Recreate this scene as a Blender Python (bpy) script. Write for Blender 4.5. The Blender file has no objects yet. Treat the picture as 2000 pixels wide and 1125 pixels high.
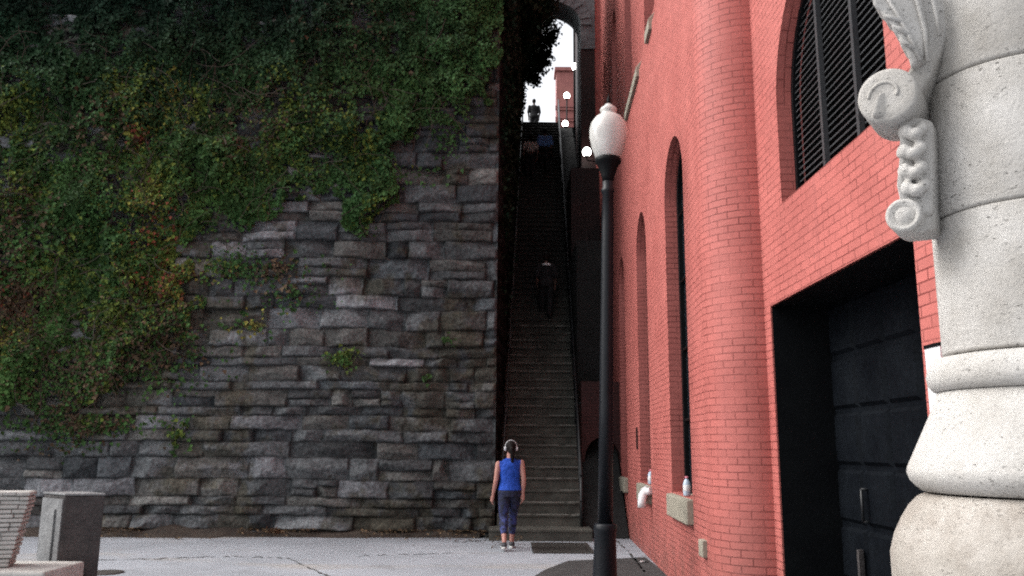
import bpy, bmesh, math, random
import numpy as np
from mathutils import Vector, Matrix
R = math.radians
rng = np.random.default_rng(7); random.seed(7)
SC = bpy.context.scene; COL = SC.collection
CZ = 1.55; F_ = 1650.0; PITCH = R(10.74); ROLL = R(0.45)
# ---------------------------------------------------------------- camera
fw = Vector((0, math.cos(PITCH), math.sin(PITCH))); rt0 = Vector((1, 0, 0)); up0 = rt0.cross(fw)
rt = rt0*math.cos(ROLL)+up0*math.sin(ROLL); up = up0*math.cos(ROLL)-rt0*math.sin(ROLL)
def ray(px, py): return fw+rt*((px-1000)/F_)+up*((562.5-py)/F_)
def at(px, py, Y):
    """photo pixel -> the point at depth Y (measuring aid)"""
    r = ray(px, py); return r*(Y/r.y)+Vector((0, 0, CZ))
def ground(px, py, z=0):
    r = ray(px, py); return r*((z-CZ)/r.z)+Vector((0, 0, CZ))
cd = bpy.data.cameras.new('camera'); cam = bpy.data.objects.new('camera', cd); COL.objects.link(cam)
m = Matrix((rt, up, -fw)).transposed().to_4x4(); m.translation = Vector((0, 0, CZ)); cam.matrix_world = m
cd.sensor_width = 36; cd.lens = F_/2000*36; cd.clip_end = 3000; cd.clip_start = .05; SC.camera = cam
# ---------------------------------------------------------------- world / light
w = bpy.data.worlds.new('World'); SC.world = w; w.use_nodes = True
nt = w.node_tree; bg = nt.nodes['Background']
SUN_EL, SUN_AZ = 46, -84      # azimuth from +Y, clockwise: light comes over the left shoulder
sky = nt.nodes.new('ShaderNodeTexSky'); sky.sky_type = 'NISHITA'; sky.sun_disc = False
sky.sun_elevation = R(SUN_EL); sky.sun_rotation = R(SUN_AZ); sky.dust_density = 4; sky.air_density = 1.2
hs = nt.nodes.new('ShaderNodeHueSaturation'); hs.inputs['Saturation'].default_value = .16
nt.links.new(sky.outputs[0], hs.inputs['Color']); nt.links.new(hs.outputs[0], bg.inputs[0]); bg.inputs[1].default_value = .15
sl = bpy.data.lights.new('sun', 'SUN'); sl.energy = .85; sl.angle = R(40); sl.color = (1, .96, .9)
so = bpy.data.objects.new('sun', sl); COL.objects.link(so)
sd = Vector((math.sin(R(SUN_AZ))*math.cos(R(SUN_EL)), math.cos(R(SUN_AZ))*math.cos(R(SUN_EL)), math.sin(R(SUN_EL))))
so.rotation_euler = sd.to_track_quat('Z', 'Y').to_euler()
SC.view_settings.view_transform = 'Standard'; SC.view_settings.look = 'None'
SC.view_settings.exposure = 1.15; SC.view_settings.gamma = 1
SC.cycles.use_denoising = False; SC.cycles.pixel_filter_type = 'BLACKMAN_HARRIS'; SC.cycles.filter_width = 2.0
# ---------------------------------------------------------------- materials
def nmat(name):
    m = bpy.data.materials.new(name); m.use_nodes = True
    return m, m.node_tree, m.node_tree.nodes['Principled BSDF']
def N(t, kind, **kw):
    n = t.nodes.new('ShaderNode'+kind)
    for k, v in kw.items():
        if k in n.inputs: n.inputs[k].default_value = v
        else: setattr(n, k, v)
    return n
def mixc(t, f, a, b, mode='MIX'):
    n = t.nodes.new('ShaderNodeMix'); n.data_type = 'RGBA'; n.blend_type = mode
    for s, v in ((0, f), (6, a), (7, b)):
        if hasattr(v, 'links') or hasattr(v, 'is_output'): t.links.new(v, n.inputs[s])
        else: n.inputs[s].default_value = v if s == 0 else (*v, 1)
    return n.outputs[2]
def ramp(t, src, stops):
    n = t.nodes.new('ShaderNodeValToRGB'); el = n.color_ramp.elements
    while len(el) < len(stops): el.new(.5)
    for e, (p, v) in zip(el, stops):
        e.position = p; e.color = (v, v, v, 1) if not hasattr(v, '__len__') else (*v, 1)
    t.links.new(src, n.inputs[0]); return n.outputs[0]
def noise(t, co, scale, detail=5, rough=.6, stretch=None):
    n = N(t, 'TexNoise', Scale=scale, Detail=detail, Roughness=rough)
    if stretch:
        mp = t.nodes.new('ShaderNodeMapping'); mp.inputs['Scale'].default_value = stretch
        t.links.new(co, mp.inputs[0]); co = mp.outputs[0]
    t.links.new(co, n.inputs['Vector']); return n.outputs['Fac']
def bump(t, b, h, strength=.4, dist=.01, prev=None):
    n = N(t, 'Bump', Strength=strength, Distance=dist); t.links.new(h, n.inputs['Height'])
    if prev is not None: t.links.new(prev, n.inputs['Normal'])
    t.links.new(n.outputs[0], b.inputs['Normal']); return n.outputs[0]
def surf(name, c1, c2, scale=4, rough=.7, bs=.3, bscale=60, metal=0, fine=.25, dist=.006, spec=.4):
    m, t, b = nmat(name); co = t.nodes.new('ShaderNodeTexCoord').outputs['Object']
    a = ramp(t, noise(t, co, scale, 6), [(.3, 0), (.7, 1)])
    c = mixc(t, a, c1, c2)
    f = noise(t, co, scale*14, 3)
    c = mixc(t, fine, c, ramp(t, f, [(.3, .2), (.7, 1)]), 'MULTIPLY')
    t.links.new(c, b.inputs['Base Color'])
    b.inputs['Roughness'].default_value = rough; b.inputs['Metallic'].default_value = metal
    b.inputs['Specular IOR Level'].default_value = spec
    bump(t, b, noise(t, co, bscale, 4), bs, dist); return m
def brickmat(name, c1, c2, joint, grime=.35, dark=None):
    m, t, b = nmat(name); tc = t.nodes.new('ShaderNodeTexCoord'); uv = tc.outputs['UV']; co = tc.outputs['Object']
    br = N(t, 'TexBrick', **{'Scale': 1.0, 'Mortar Size': .0055, 'Mortar Smooth': .35, 'Brick Width': .213, 'Row Height': .0677, 'Bias': 0})
    # slightly wandering courses
    wv = N(t, 'TexNoise', Scale=2.2, Detail=3); t.links.new(uv, wv.inputs['Vector'])
    sub = N(t, 'VectorMath', operation='SUBTRACT'); t.links.new(wv.outputs['Color'], sub.inputs[0]); sub.inputs[1].default_value = (.5, .5, .5)
    sc = N(t, 'VectorMath', operation='SCALE'); t.links.new(sub.outputs[0], sc.inputs[0]); sc.inputs['Scale'].default_value = .012
    ad = N(t, 'VectorMath', operation='ADD'); t.links.new(uv, ad.inputs[0]); t.links.new(sc.outputs[0], ad.inputs[1])
    t.links.new(ad.outputs[0], br.inputs['Vector'])
    br.inputs['Color1'].default_value = (0.88, .88, .88, 1); br.inputs['Color2'].default_value = (1, 1, 1, 1); br.inputs['Mortar'].default_value = (.9, .9, .9, 1)
    base = mixc(t, ramp(t, noise(t, co, 1.1, 6), [(.35, 0), (.65, 1)]), c1, c2)
    base = mixc(t, 1.0, base, br.outputs['Color'], 'MULTIPLY')
    # how open each joint is (paint fills some of them)
    op = ramp(t, noise(t, co, 3.0, 4), [(.36, .2), (.62, 1)])
    mm = N(t, 'Math', operation='MULTIPLY'); t.links.new(br.outputs['Fac'], mm.inputs[0]); t.links.new(op, mm.inputs[1])
    base = mixc(t, mm.outputs[0], base, joint)
    base = mixc(t, grime, base, ramp(t, noise(t, co, .8, 8, .7, (1, 1, .25)), [(.3, (.62, .55, .55)), (.6, (1, 1, 1))]), 'MULTIPLY')
    ch = ramp(t, noise(t, co, 9, 8, .75), [(.655, 0), (.68, .8)]); base = mixc(t, ch, base, (c2[0]*.45, c2[1]*.7, c2[2]*.75))
    sx = N(t, 'SeparateXYZ'); t.links.new(co, sx.inputs[0]); mr = N(t, 'MapRange'); t.links.new(sx.outputs['Z'], mr.inputs['Value'])
    mr.inputs['From Min'].default_value = 0; mr.inputs['From Max'].default_value = 1.1; mr.inputs['To Min'].default_value = .62; mr.inputs['To Max'].default_value = .0
    gn = ramp(t, noise(t, co, 3.2, 7, .7), [(.35, .1), (.65, 1)]); gm = N(t, 'Math', operation='MULTIPLY'); t.links.new(mr.outputs[0], gm.inputs[0]); t.links.new(gn, gm.inputs[1])
    base = mixc(t, gm.outputs[0], base, (.10, .06, .05))
    sk = ramp(t, noise(t, co, 5, 6, .7, (1, 1, .08)), [(.56, 0), (.72, .35)]); base = mixc(t, sk, base, (c2[0]*.6, c2[1]*.65, c2[2]*.7))
    base = mixc(t, .3, base, ramp(t, noise(t, co, 90, 2), [(.35, .55), (.6, 1)]), 'MULTIPLY')
    t.links.new(base, b.inputs['Base Color']); b.inputs['Roughness'].default_value = .62; b.inputs['Specular IOR Level'].default_value = .3
    inv = N(t, 'Math', operation='SUBTRACT'); inv.inputs[0].default_value = 1; t.links.new(mm.outputs[0], inv.inputs[1])
    p = bump(t, b, inv.outputs[0], .9, .008)
    bump(t, b, noise(t, co, 45, 4), .35, .006, p); return m
def vcmat(name, attr, rough=.8, fine=60, spec=.3, bs=.5, trans=0, bd=.01, mul=.5):
    m, t, b = nmat(name); co = t.nodes.new('ShaderNodeTexCoord').outputs['Object']
    a = N(t, 'Attribute', attribute_name=attr)
    c = mixc(t, mul, a.outputs['Color'], ramp(t, noise(t, co, fine, 5, .7), [(.3, .3), (.68, 1.25)]), 'MULTIPLY')
    t.links.new(c, b.inputs['Base Color']); b.inputs['Roughness'].default_value = rough; b.inputs['Specular IOR Level'].default_value = spec
    if bs: bump(t, b, noise(t, co, fine*.6, 6, .7), bs, bd)
    return m
M = {}
M['red'] = brickmat('salmon_painted_brick', (.49, .146, .126), (.44, .122, .105), (.20, .042, .036))
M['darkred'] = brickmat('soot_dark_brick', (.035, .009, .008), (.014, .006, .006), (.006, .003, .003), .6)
M['farred'] = brickmat('far_red_brick', (.42, .16, .14), (.36, .13, .12), (.25, .1, .09))
M['black'] = surf('black_paint', (.0015, .002, .003), (.004, .005, .006), 3, .6, .4, 40, 0, .4, .006, .12)
M['interior'] = surf('dark_void', (.004, .004, .004), (.006, .006, .006), 3, .9)
M['doorp'] = surf('navy_black_door_paint', (.002, .003, .005), (.007, .009, .012), 2.5, .7, .5, 30, 0, .6, .006, .05)
M['post'] = surf('post_paint', (.003, .004, .007), (.007, .009, .013), 3, .45, .4, 50, 0, .4, .006, .22)
M['sill'] = surf('sill_limestone', (.33, .30, .24), (.22, .2, .16), 8, .85, .6, 40)
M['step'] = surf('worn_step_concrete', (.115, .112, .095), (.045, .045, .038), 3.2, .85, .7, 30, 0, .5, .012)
def step_shade():
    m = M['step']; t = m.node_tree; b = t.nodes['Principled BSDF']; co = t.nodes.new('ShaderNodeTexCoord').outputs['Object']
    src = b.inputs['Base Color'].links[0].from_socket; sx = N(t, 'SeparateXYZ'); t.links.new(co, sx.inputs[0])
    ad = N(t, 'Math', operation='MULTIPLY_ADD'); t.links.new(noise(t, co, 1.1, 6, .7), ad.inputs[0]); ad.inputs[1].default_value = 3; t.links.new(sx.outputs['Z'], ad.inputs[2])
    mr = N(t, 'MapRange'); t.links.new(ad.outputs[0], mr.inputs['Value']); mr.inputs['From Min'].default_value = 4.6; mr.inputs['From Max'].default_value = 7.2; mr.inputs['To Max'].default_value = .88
    t.links.new(mixc(t, mr.outputs[0], src, (.006, .0065, .0065)), b.inputs['Base Color'])  # stairwell shade painted in: the concrete goes near black with height
step_shade()
M['darkstone'] = surf('dark_stone', (.016, .016, .016), (.008, .008, .008), 2, .9, .8, 12, 0, .5, .03)  # near-black stone tint for gutter and abutment
M['archstone'] = surf('arch_granite', (.19, .21, .22), (.09, .1, .11), 3, .85, .9, 8, 0, .5, .05)
M['pipe'] = surf('galvanised_pipe', (.10, .11, .11), (.05, .055, .06), 6, .35, .2, 40, .6)
M['rail'] = surf('dark_rail_paint', (.008, .009, .01), (.014, .015, .017), 6, .4, .2, 40)
M['glassd'] = surf('dark_window_glass', (.01, .012, .016), (.014, .017, .022), 1, .12, .05, 5, 0, .1, .006, .6)
M['white'] = surf('white_plastic', (.78, .78, .78), (.7, .7, .72), 5, .4, .05)
M['bottle'] = surf('clear_blue_plastic', (.5, .6, .72), (.42, .5, .6), 9, .15, .1)
M['pinkcap'] = surf('pink_cap', (.75, .25, .3), (.7, .2, .28), 9, .4)
M['bluelabel'] = surf('blue_label', (.1, .2, .5), (.12, .22, .55), 9, .5)
M['soil'] = surf('litter_soil', (.085, .065, .05), (.04, .03, .025), 3, .95, .9, 14, 0, .5, .04)
M['asphalt'] = surf('asphalt', (.06, .06, .06), (.035, .035, .036), 4, .9, .7, 120, 0, .6, .008)
M['grate'] = surf('iron_grate', (.03, .028, .026), (.05, .045, .04), 8, .75, .6, 60)
M['cabinet'] = surf('dark_weathered_side', (.085, .073, .072), (.035, .031, .032), 4, .8, .8, 22, 0, .6, .02)
M['cabfront'] = surf('pale_weathered_front', (.30, .305, .31), (.12, .12, .125), 5, .8, .7, 22, 0, .5, .015)
M['pale'] = surf('pale_ridged_stone', (.48, .47, .45), (.34, .33, .31), 6, .85, .7, 30)
M['bark'] = surf('bark', (.05, .04, .03), (.025, .02, .015), 6, .95, .9, 20, 0, .5, .03)
M['skin'] = surf('skin', (.46, .23, .19), (.42, .20, .16), 8, .5, .1, 60, 0, .08)
M['shadeskin'] = surf('shaded_skin', (.12, .065, .05), (.10, .055, .045), 8, .5, .1, 60, 0, .08)  # darker skin copy, shade put into the colour for people on the stairs
M['hair'] = surf('dark_hair', (.006, .004, .004), (.012, .008, .007), 30, .6, .9, 60, 0, .4, .01, .15)
M['bluetop'] = surf('royal_blue_jersey', (.008, .070, .45), (.006, .050, .34), 9, .8, 1.0, 11, 0, .2, .05)
M['navy'] = None
M['darkcloth'] = surf('black_cloth', (.008, .008, .010), (.014, .014, .016), 8, .85)
M['lightblue'] = surf('denim_blue_cloth', (.13, .26, .55), (.09, .18, .42), 8, .85)
M['palecloth'] = surf('off_white_cloth', (.42, .38, .36), (.32, .28, .27), 8, .85)
M['shoe'] = surf('shoe_mesh', (.02, .02, .022), (.08, .08, .09), 20, .7)
M['sole'] = surf('shoe_sole', (.65, .65, .62), (.5, .5, .5), 20, .6)
def leggings():
    m, t, b = nmat('patterned_navy_knit'); co = t.nodes.new('ShaderNodeTexCoord').outputs['Object']
    c = mixc(t, ramp(t, noise(t, co, 16, 4), [(.45, 0), (.58, 1)]), (.008, .010, .03), (.035, .05, .19))
    sx = N(t, 'SeparateXYZ'); t.links.new(co, sx.inputs[0]); mr = N(t, 'MapRange'); t.links.new(sx.outputs['Z'], mr.inputs['Value'])
    mr.inputs['From Min'].default_value = .45; mr.inputs['From Max'].default_value = .75; mr.inputs['To Max'].default_value = .8
    c = mixc(t, mr.outputs[0], c, (.006, .008, .022))
    t.links.new(c, b.inputs['Base Color']); b.inputs['Roughness'].default_value = .8
    bump(t, b, noise(t, co, 22, 3), .8, .02); return m
M['navy'] = leggings()
def emit(name, c, s):
    m, t, b = nmat(name); b.inputs['Base Color'].default_value = (.9, .9, .9, 1)
    b.inputs['Emission Color'].default_value = (*c, 1); b.inputs['Emission Strength'].default_value = s; return m
M['lit'] = emit('lit_lamp', (1, .98, .93), 9)
def globe():
    m, t, b = nmat('milky_acrylic'); co = t.nodes.new('ShaderNodeTexCoord').outputs['Object']
    c = mixc(t, ramp(t, noise(t, co, 7, 5, .6, (1, 1, .5)), [(.3, 0), (.7, 1)]), (.64, .63, .60), (.46, .45, .43))
    t.links.new(c, b.inputs['Base Color']); b.inputs['Roughness'].default_value = .28
    b.inputs['Transmission Weight'].default_value = .08; b.inputs['Subsurface Weight'].default_value = .2
    b.inputs['Subsurface Radius'].default_value = (.08, .08, .08); b.inputs['Subsurface Scale'].default_value = 1; return m
M['globe'] = globe()
def granite():
    m, t, b = nmat('pitted_white_granite'); co = t.nodes.new('ShaderNodeTexCoord').outputs['Object']
    c = mixc(t, ramp(t, noise(t, co, 2.6, 6), [(.35, 0), (.7, 1)]), (.41, .39, .365), (.49, .475, .455))
    sp = ramp(t, noise(t, co, 52, 3, .6, (1, 1, 2.0)), [(.62, 0), (.70, .8)])
    dens = ramp(t, noise(t, co, 5, 3), [(.42, .05), (.6, 1)])
    mm = N(t, 'Math', operation='MULTIPLY'); t.links.new(sp, mm.inputs[0]); t.links.new(dens, mm.inputs[1])
    c = mixc(t, mm.outputs[0], c, (.09, .085, .08))
    sp2 = ramp(t, noise(t, co, 150, 2), [(.6, 0), (.7, .55)])
    c = mixc(t, sp2, c, (.24, .23, .21))
    st = ramp(t, noise(t, co, 1.7, 6, .65), [(.46, 0), (.66, .65)])
    c = mixc(t, st, c, (.24, .22, .19))
    t.links.new(c, b.inputs['Base Color']); b.inputs['Roughness'].default_value = .85; b.inputs['Specular IOR Level'].default_value = .2
    inv = N(t, 'Math', operation='SUBTRACT'); inv.inputs[0].default_value = 1; t.links.new(mm.outputs[0], inv.inputs[1])
    p = bump(t, b, inv.outputs[0], .8, .006)
    bump(t, b, noise(t, co, 28, 8, .75), .65, .014, p); return m
M['granite'] = granite()
def darker(src, name, k, k2):
    m = M[src].copy(); m.name = name; t = m.node_tree; b = t.nodes['Principled BSDF']; c = b.inputs['Base Color'].links[0].from_socket
    co = t.nodes.new('ShaderNodeTexCoord').outputs['Object']
    c = mixc(t, ramp(t, noise(t, co, 6, 8, .75), [(.42, 0), (.60, .75)]), c, k2); t.links.new(mixc(t, 1.0, c, k, 'MULTIPLY'), b.inputs['Base Color']); return m
M['oldgranite'] = darker('granite', 'weathered_pedestal_granite', (.93, .90, .87), (.27, .245, .22))
def groundmat():
    m, t, b = nmat('worn_pale_concrete'); co = t.nodes.new('ShaderNodeTexCoord').outputs['Object']
    c = mixc(t, ramp(t, noise(t, co, .5, 7), [(.35, 0), (.65, 1)]), (.25, .27, .30), (.34, .365, .405))
    c = mixc(t, ramp(t, noise(t, co, .8, 6, .6, (.3, 1, 1)), [(.55, 0), (.68, .5)]), c, (.33, .29, .23))
    # cracks running along X
    wv = noise(t, co, 2.5, 7, .7, (.25, 1.6, 1)); cr = ramp(t, wv, [(.494, 0), (.5, .8), (.506, 0)])
    gate = ramp(t, noise(t, co, .9, 3, .5, (.4, 1, 1)), [(.5, 0), (.6, 1)])
    mm = N(t, 'Math', operation='MULTIPLY'); t.links.new(cr, mm.inputs[0]); t.links.new(gate, mm.inputs[1])
    c = mixc(t, mm.outputs[0], c, (.07, .07, .065))
    c = mixc(t, ramp(t, noise(t, co, 1.6, 7, .7, (.5, 1, 1)), [(.58, 0), (.68, .55)]), c, (.12, .12, .12))
    c = mixc(t, ramp(t, noise(t, co, 7, 5, .7, (.35, 1, 1)), [(.66, 0), (.70, .7)]), c, (.07, .068, .06))
    c = mixc(t, .45, c, ramp(t, noise(t, co, 70, 3), [(.35, .6), (.6, 1)]), 'MULTIPLY')
    t.links.new(c, b.inputs['Base Color']); b.inputs['Roughness'].default_value = .85
    bump(t, b, noise(t, co, 60, 6), .5, .006); return m
M['ground'] = groundmat()
M['stone'] = vcmat('rock_faced_stone', 'stone_tint', .9, 17, .2, 1.0, bd=.04, mul=.95)
M['leaf'] = vcmat('ivy_leaf', 'leaf_tint', .65, 9, .12, 0, mul=.25)
# ---------------------------------------------------------------- mesh builder
class MB:
    def __init__(s): s.v = []; s.f = []; s.uv = []; s.sm = []
    def face(s, pts, uvs=None, smooth=False):
        i = len(s.v); s.v += [tuple(p) for p in pts]; s.f.append(tuple(range(i, i+len(pts))))
        s.uv += list(uvs) if uvs else [(0, 0)]*len(pts); s.sm.append(smooth)
    def box(s, a, b, bev=0):
        (x0, y0, z0), (x1, y1, z1) = a, b
        for k, (u, v) in {0: (1, 2), 1: (0, 2), 2: (0, 1)}.items():
            for side in (0, 1):
                c = (a, b)[side][k]; q = [(a[u], a[v]), (b[u], a[v]), (b[u], b[v]), (a[u], b[v])]
                pts = []
                for (p_, q_) in q:
                    P = [0, 0, 0]; P[k] = c; P[u] = p_; P[v] = q_; pts.append(P)
                if (side == 0) != (k == 1): pts.reverse(); q = q[::-1]
                s.face(pts, q)
    def grid(s, rows, smooth=True, close=True, uvf=None):
        n = len(rows[0])
        for i in range(len(rows)-1):
            for j in range(n if close else n-1):
                k = (j+1) % n
                pts = [rows[i][j], rows[i][k], rows[i+1][k], rows[i+1][j]]
                s.face(pts, [uvf(i, j), uvf(i, j+1), uvf(i+1, j+1), uvf(i+1, j)] if uvf else None, smooth)
    def lathe(s, prof, c=(0, 0, 0), n=32, squash=None):
        rows = []
        for r, z in prof:
            rows.append([(c[0]+r*math.cos(2*math.pi*k/n), c[1]+r*math.sin(2*math.pi*k/n), c[2]+z) for k in range(n)])
        s.grid(rows)
        if prof[0][0] > 1e-4: s.face(rows[0][::-1])
        if prof[-1][0] > 1e-4: s.face(rows[-1])
    def tube(s, pts, rad, n=8, cap=True, ry=None, ref=None):
        pts = [Vector(p) for p in pts]; m_ = len(pts)
        if not hasattr(rad, '__len__'): rad = [rad]*m_
        rows = []; prev = None
        for i, p in enumerate(pts):
            d = (pts[min(i+1, m_-1)]-pts[max(i-1, 0)]).normalized()
            if prev is None:
                a = Vector(ref) if ref else (Vector((1, 0, 0)) if abs(d.x) < .8 else Vector((0, 1, 0)))
            else: a = prev
            a = (a-d*a.dot(d)).normalized(); prev = a; b = d.cross(a); q = ry or 1
            rows.append([tuple(p+a*math.cos(2*math.pi*k/n)*rad[i]+b*math.sin(2*math.pi*k/n)*rad[i]*q) for k in range(n)])
        s.grid(rows)
        if cap: s.face(rows[0][::-1]); s.face(rows[-1])
    def ball(s, c, r, n=16, m_=10):
        rx, ry, rz = r if hasattr(r, '__len__') else (r, r, r); rows = []
        for i in range(m_+1):
            a = -math.pi/2+math.pi*i/m_; cc = max(math.cos(a), 1e-4)
            rows.append([(c[0]+rx*cc*math.cos(2*math.pi*k/n), c[1]+ry*cc*math.sin(2*math.pi*k/n), c[2]+rz*math.sin(a)) for k in range(n)])
        s.grid(rows)
    def rings(s, L, n=24):
        rows = [[(x+rx*math.cos(2*math.pi*k/n), y+ry*math.sin(2*math.pi*k/n), z) for k in range(n)] for (x, y, z, rx, ry) in L]
        s.grid(rows); s.face(rows[0][::-1]); s.face(rows[-1])
    def capsule(s, pts, rad, n=14):
        """tapered limb with round ends"""
        s.tube(pts, rad, n)
        for p, r in zip(pts, rad): s.ball(p, r*.995, n, 8)
    def xf(s, mat, i0=0):
        for i in range(i0, len(s.v)): s.v[i] = tuple(mat@Vector(s.v[i]))
    def build(s, name, mat, parent=None, merge=True, bevel=0, remesh=0, smooth=None, loc=None):
        me = bpy.data.meshes.new(name); me.from_pydata(s.v, [], s.f)
        uv = me.uv_layers.new(name='UVMap'); uv.data.foreach_set('uv', np.array(s.uv, dtype=np.float32).ravel())
        sm = s.sm if smooth is None else [smooth]*len(s.f)
        me.polygons.foreach_set('use_smooth', sm); me.materials.append(mat)
        if merge:
            bm = bmesh.new(); bm.from_mesh(me); bmesh.ops.remove_doubles(bm, verts=bm.verts, dist=2e-5)
            bmesh.ops.recalc_face_normals(bm, faces=bm.faces) if remesh else None
            bm.to_mesh(me); bm.free()
        o = bpy.data.objects.new(name, me); COL.objects.link(o)
        if parent is not None: o.parent = parent
        if bevel:
            b = o.modifiers.new('b', 'BEVEL'); b.width = bevel; b.segments = 2; b.limit_method = 'ANGLE'
        if remesh:
            r_ = o.modifiers.new('r', 'REMESH'); r_.mode = 'VOXEL'; r_.voxel_size = remesh; r_.use_smooth_shade = True
            sm_ = o.modifiers.new('s', 'SMOOTH'); sm_.iterations = 3; sm_.factor = .5
            dg = bpy.context.evaluated_depsgraph_get(); new = bpy.data.meshes.new_from_object(o.evaluated_get(dg))
            o.modifiers.clear(); o.data = new; new.name = name
            if not new.materials: new.materials.append(mat)
        return o
def tag(o, label=None, cat=None, group=None, kind=None):
    if label: o['label'] = label
    if cat: o['category'] = cat
    if group: o['group'] = group
    if kind: o['kind'] = kind
    return o
def empty(name, loc, label, cat, group=None, rz=0):
    o = bpy.data.objects.new(name, None); COL.objects.link(o); o.location = loc; o.rotation_euler.z = rz
    return tag(o, label, cat, group)
def keep(o, root):
    """parent o (built in world coordinates) to root without moving it"""
    o.parent = root; o.matrix_parent_inverse = Matrix.LocRotScale(root.location, root.rotation_euler, None).inverted(); return o
# ---------------------------------------------------------------- numpy noise
_L = rng.random((256, 256))
def vn(x, y, s=1.0, o=0):
    x = np.asarray(x)*s+17.3*o; y = np.asarray(y)*s+9.1*o
    xi = np.floor(x).astype(int); yi = np.floor(y).astype(int); fx = x-xi; fy = y-yi
    fx = fx*fx*(3-2*fx); fy = fy*fy*(3-2*fy); g = lambda a, b: _L[a % 256, b % 256]
    return (g(xi, yi)*(1-fx)+g(xi+1, yi)*fx)*(1-fy)+(g(xi, yi+1)*(1-fx)+g(xi+1, yi+1)*fx)*fy
def fbm(x, y, s=1.0, o=0, n=4):
    r = 0; a = 1; t = 0
    for k in range(n): r = r+a*vn(x, y, s*2**k, o+k*3); t += a; a *= .55
    return r/t
# ---------------------------------------------------------------- layout lines
YW = 15.5                                   # the retaining wall's face
XC = at(967, 900, YW).x                     # its corner by the stairs
SD = .033                                   # the stairs drift right by this per metre
def xl(Y): return XC+.04+SD*(Y-YW)           # left side of the stairs
def xr(Y): return xl(Y)+1.50                # railing line
def sidex(Y): return 1.60+SD*Y              # the red building's flank
Y_TOP = 32.0; Z_TOP = 13.72
ZT = at(1050, 248, Y_TOP).z
NST = 70; RISE = ZT/NST; RUN = (Y_TOP-YW)/NST
# ---------------------------------------------------------------- ground
g = MB(); S = 900
g.face([(-S, -S, 0), (S, -S, 0), (S, S, 0), (-S, S, 0)]); tag(g.build('ground', M['ground']), kind='structure', label='pale worn concrete pavement in front of the stone wall')
a = MB(); pts = [ground(*p, z=.004) for p in ((1020, 1140), (1065, 1112), (1110, 1095), (1180, 1092), (1260, 1088), (1302, 1120), (1400, 1300), (1300, 1900), (700, 1900), (900, 1400), (960, 1200))]
a.face([(p.x, p.y, .004) for p in pts][::-1]); tag(a.build('road', M['asphalt']), kind='structure')
# litter soil along the wall foot
s_ = MB(); n = 90; rows = [[], [], []]
for i in range(n+1):
    x = -11+(XC+11-.25)*i/n; wd = .10+.34*max(0, fbm(x, 3, .8))*(1 if x < -2.5 else .5)+(.25 if x < -5 else 0)
    h = .05+.10*vn(x, 2, 2.)
    rows[0].append((x, YW+.1, h+.04)); rows[1].append((x, YW-wd*.45, h*.55)); rows[2].append((x, YW-wd-.02*random.random(), -.01))
s_.grid(rows[::-1], close=False); tag(s_.build('dirt_strip', M['soil']), kind='structure')
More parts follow.
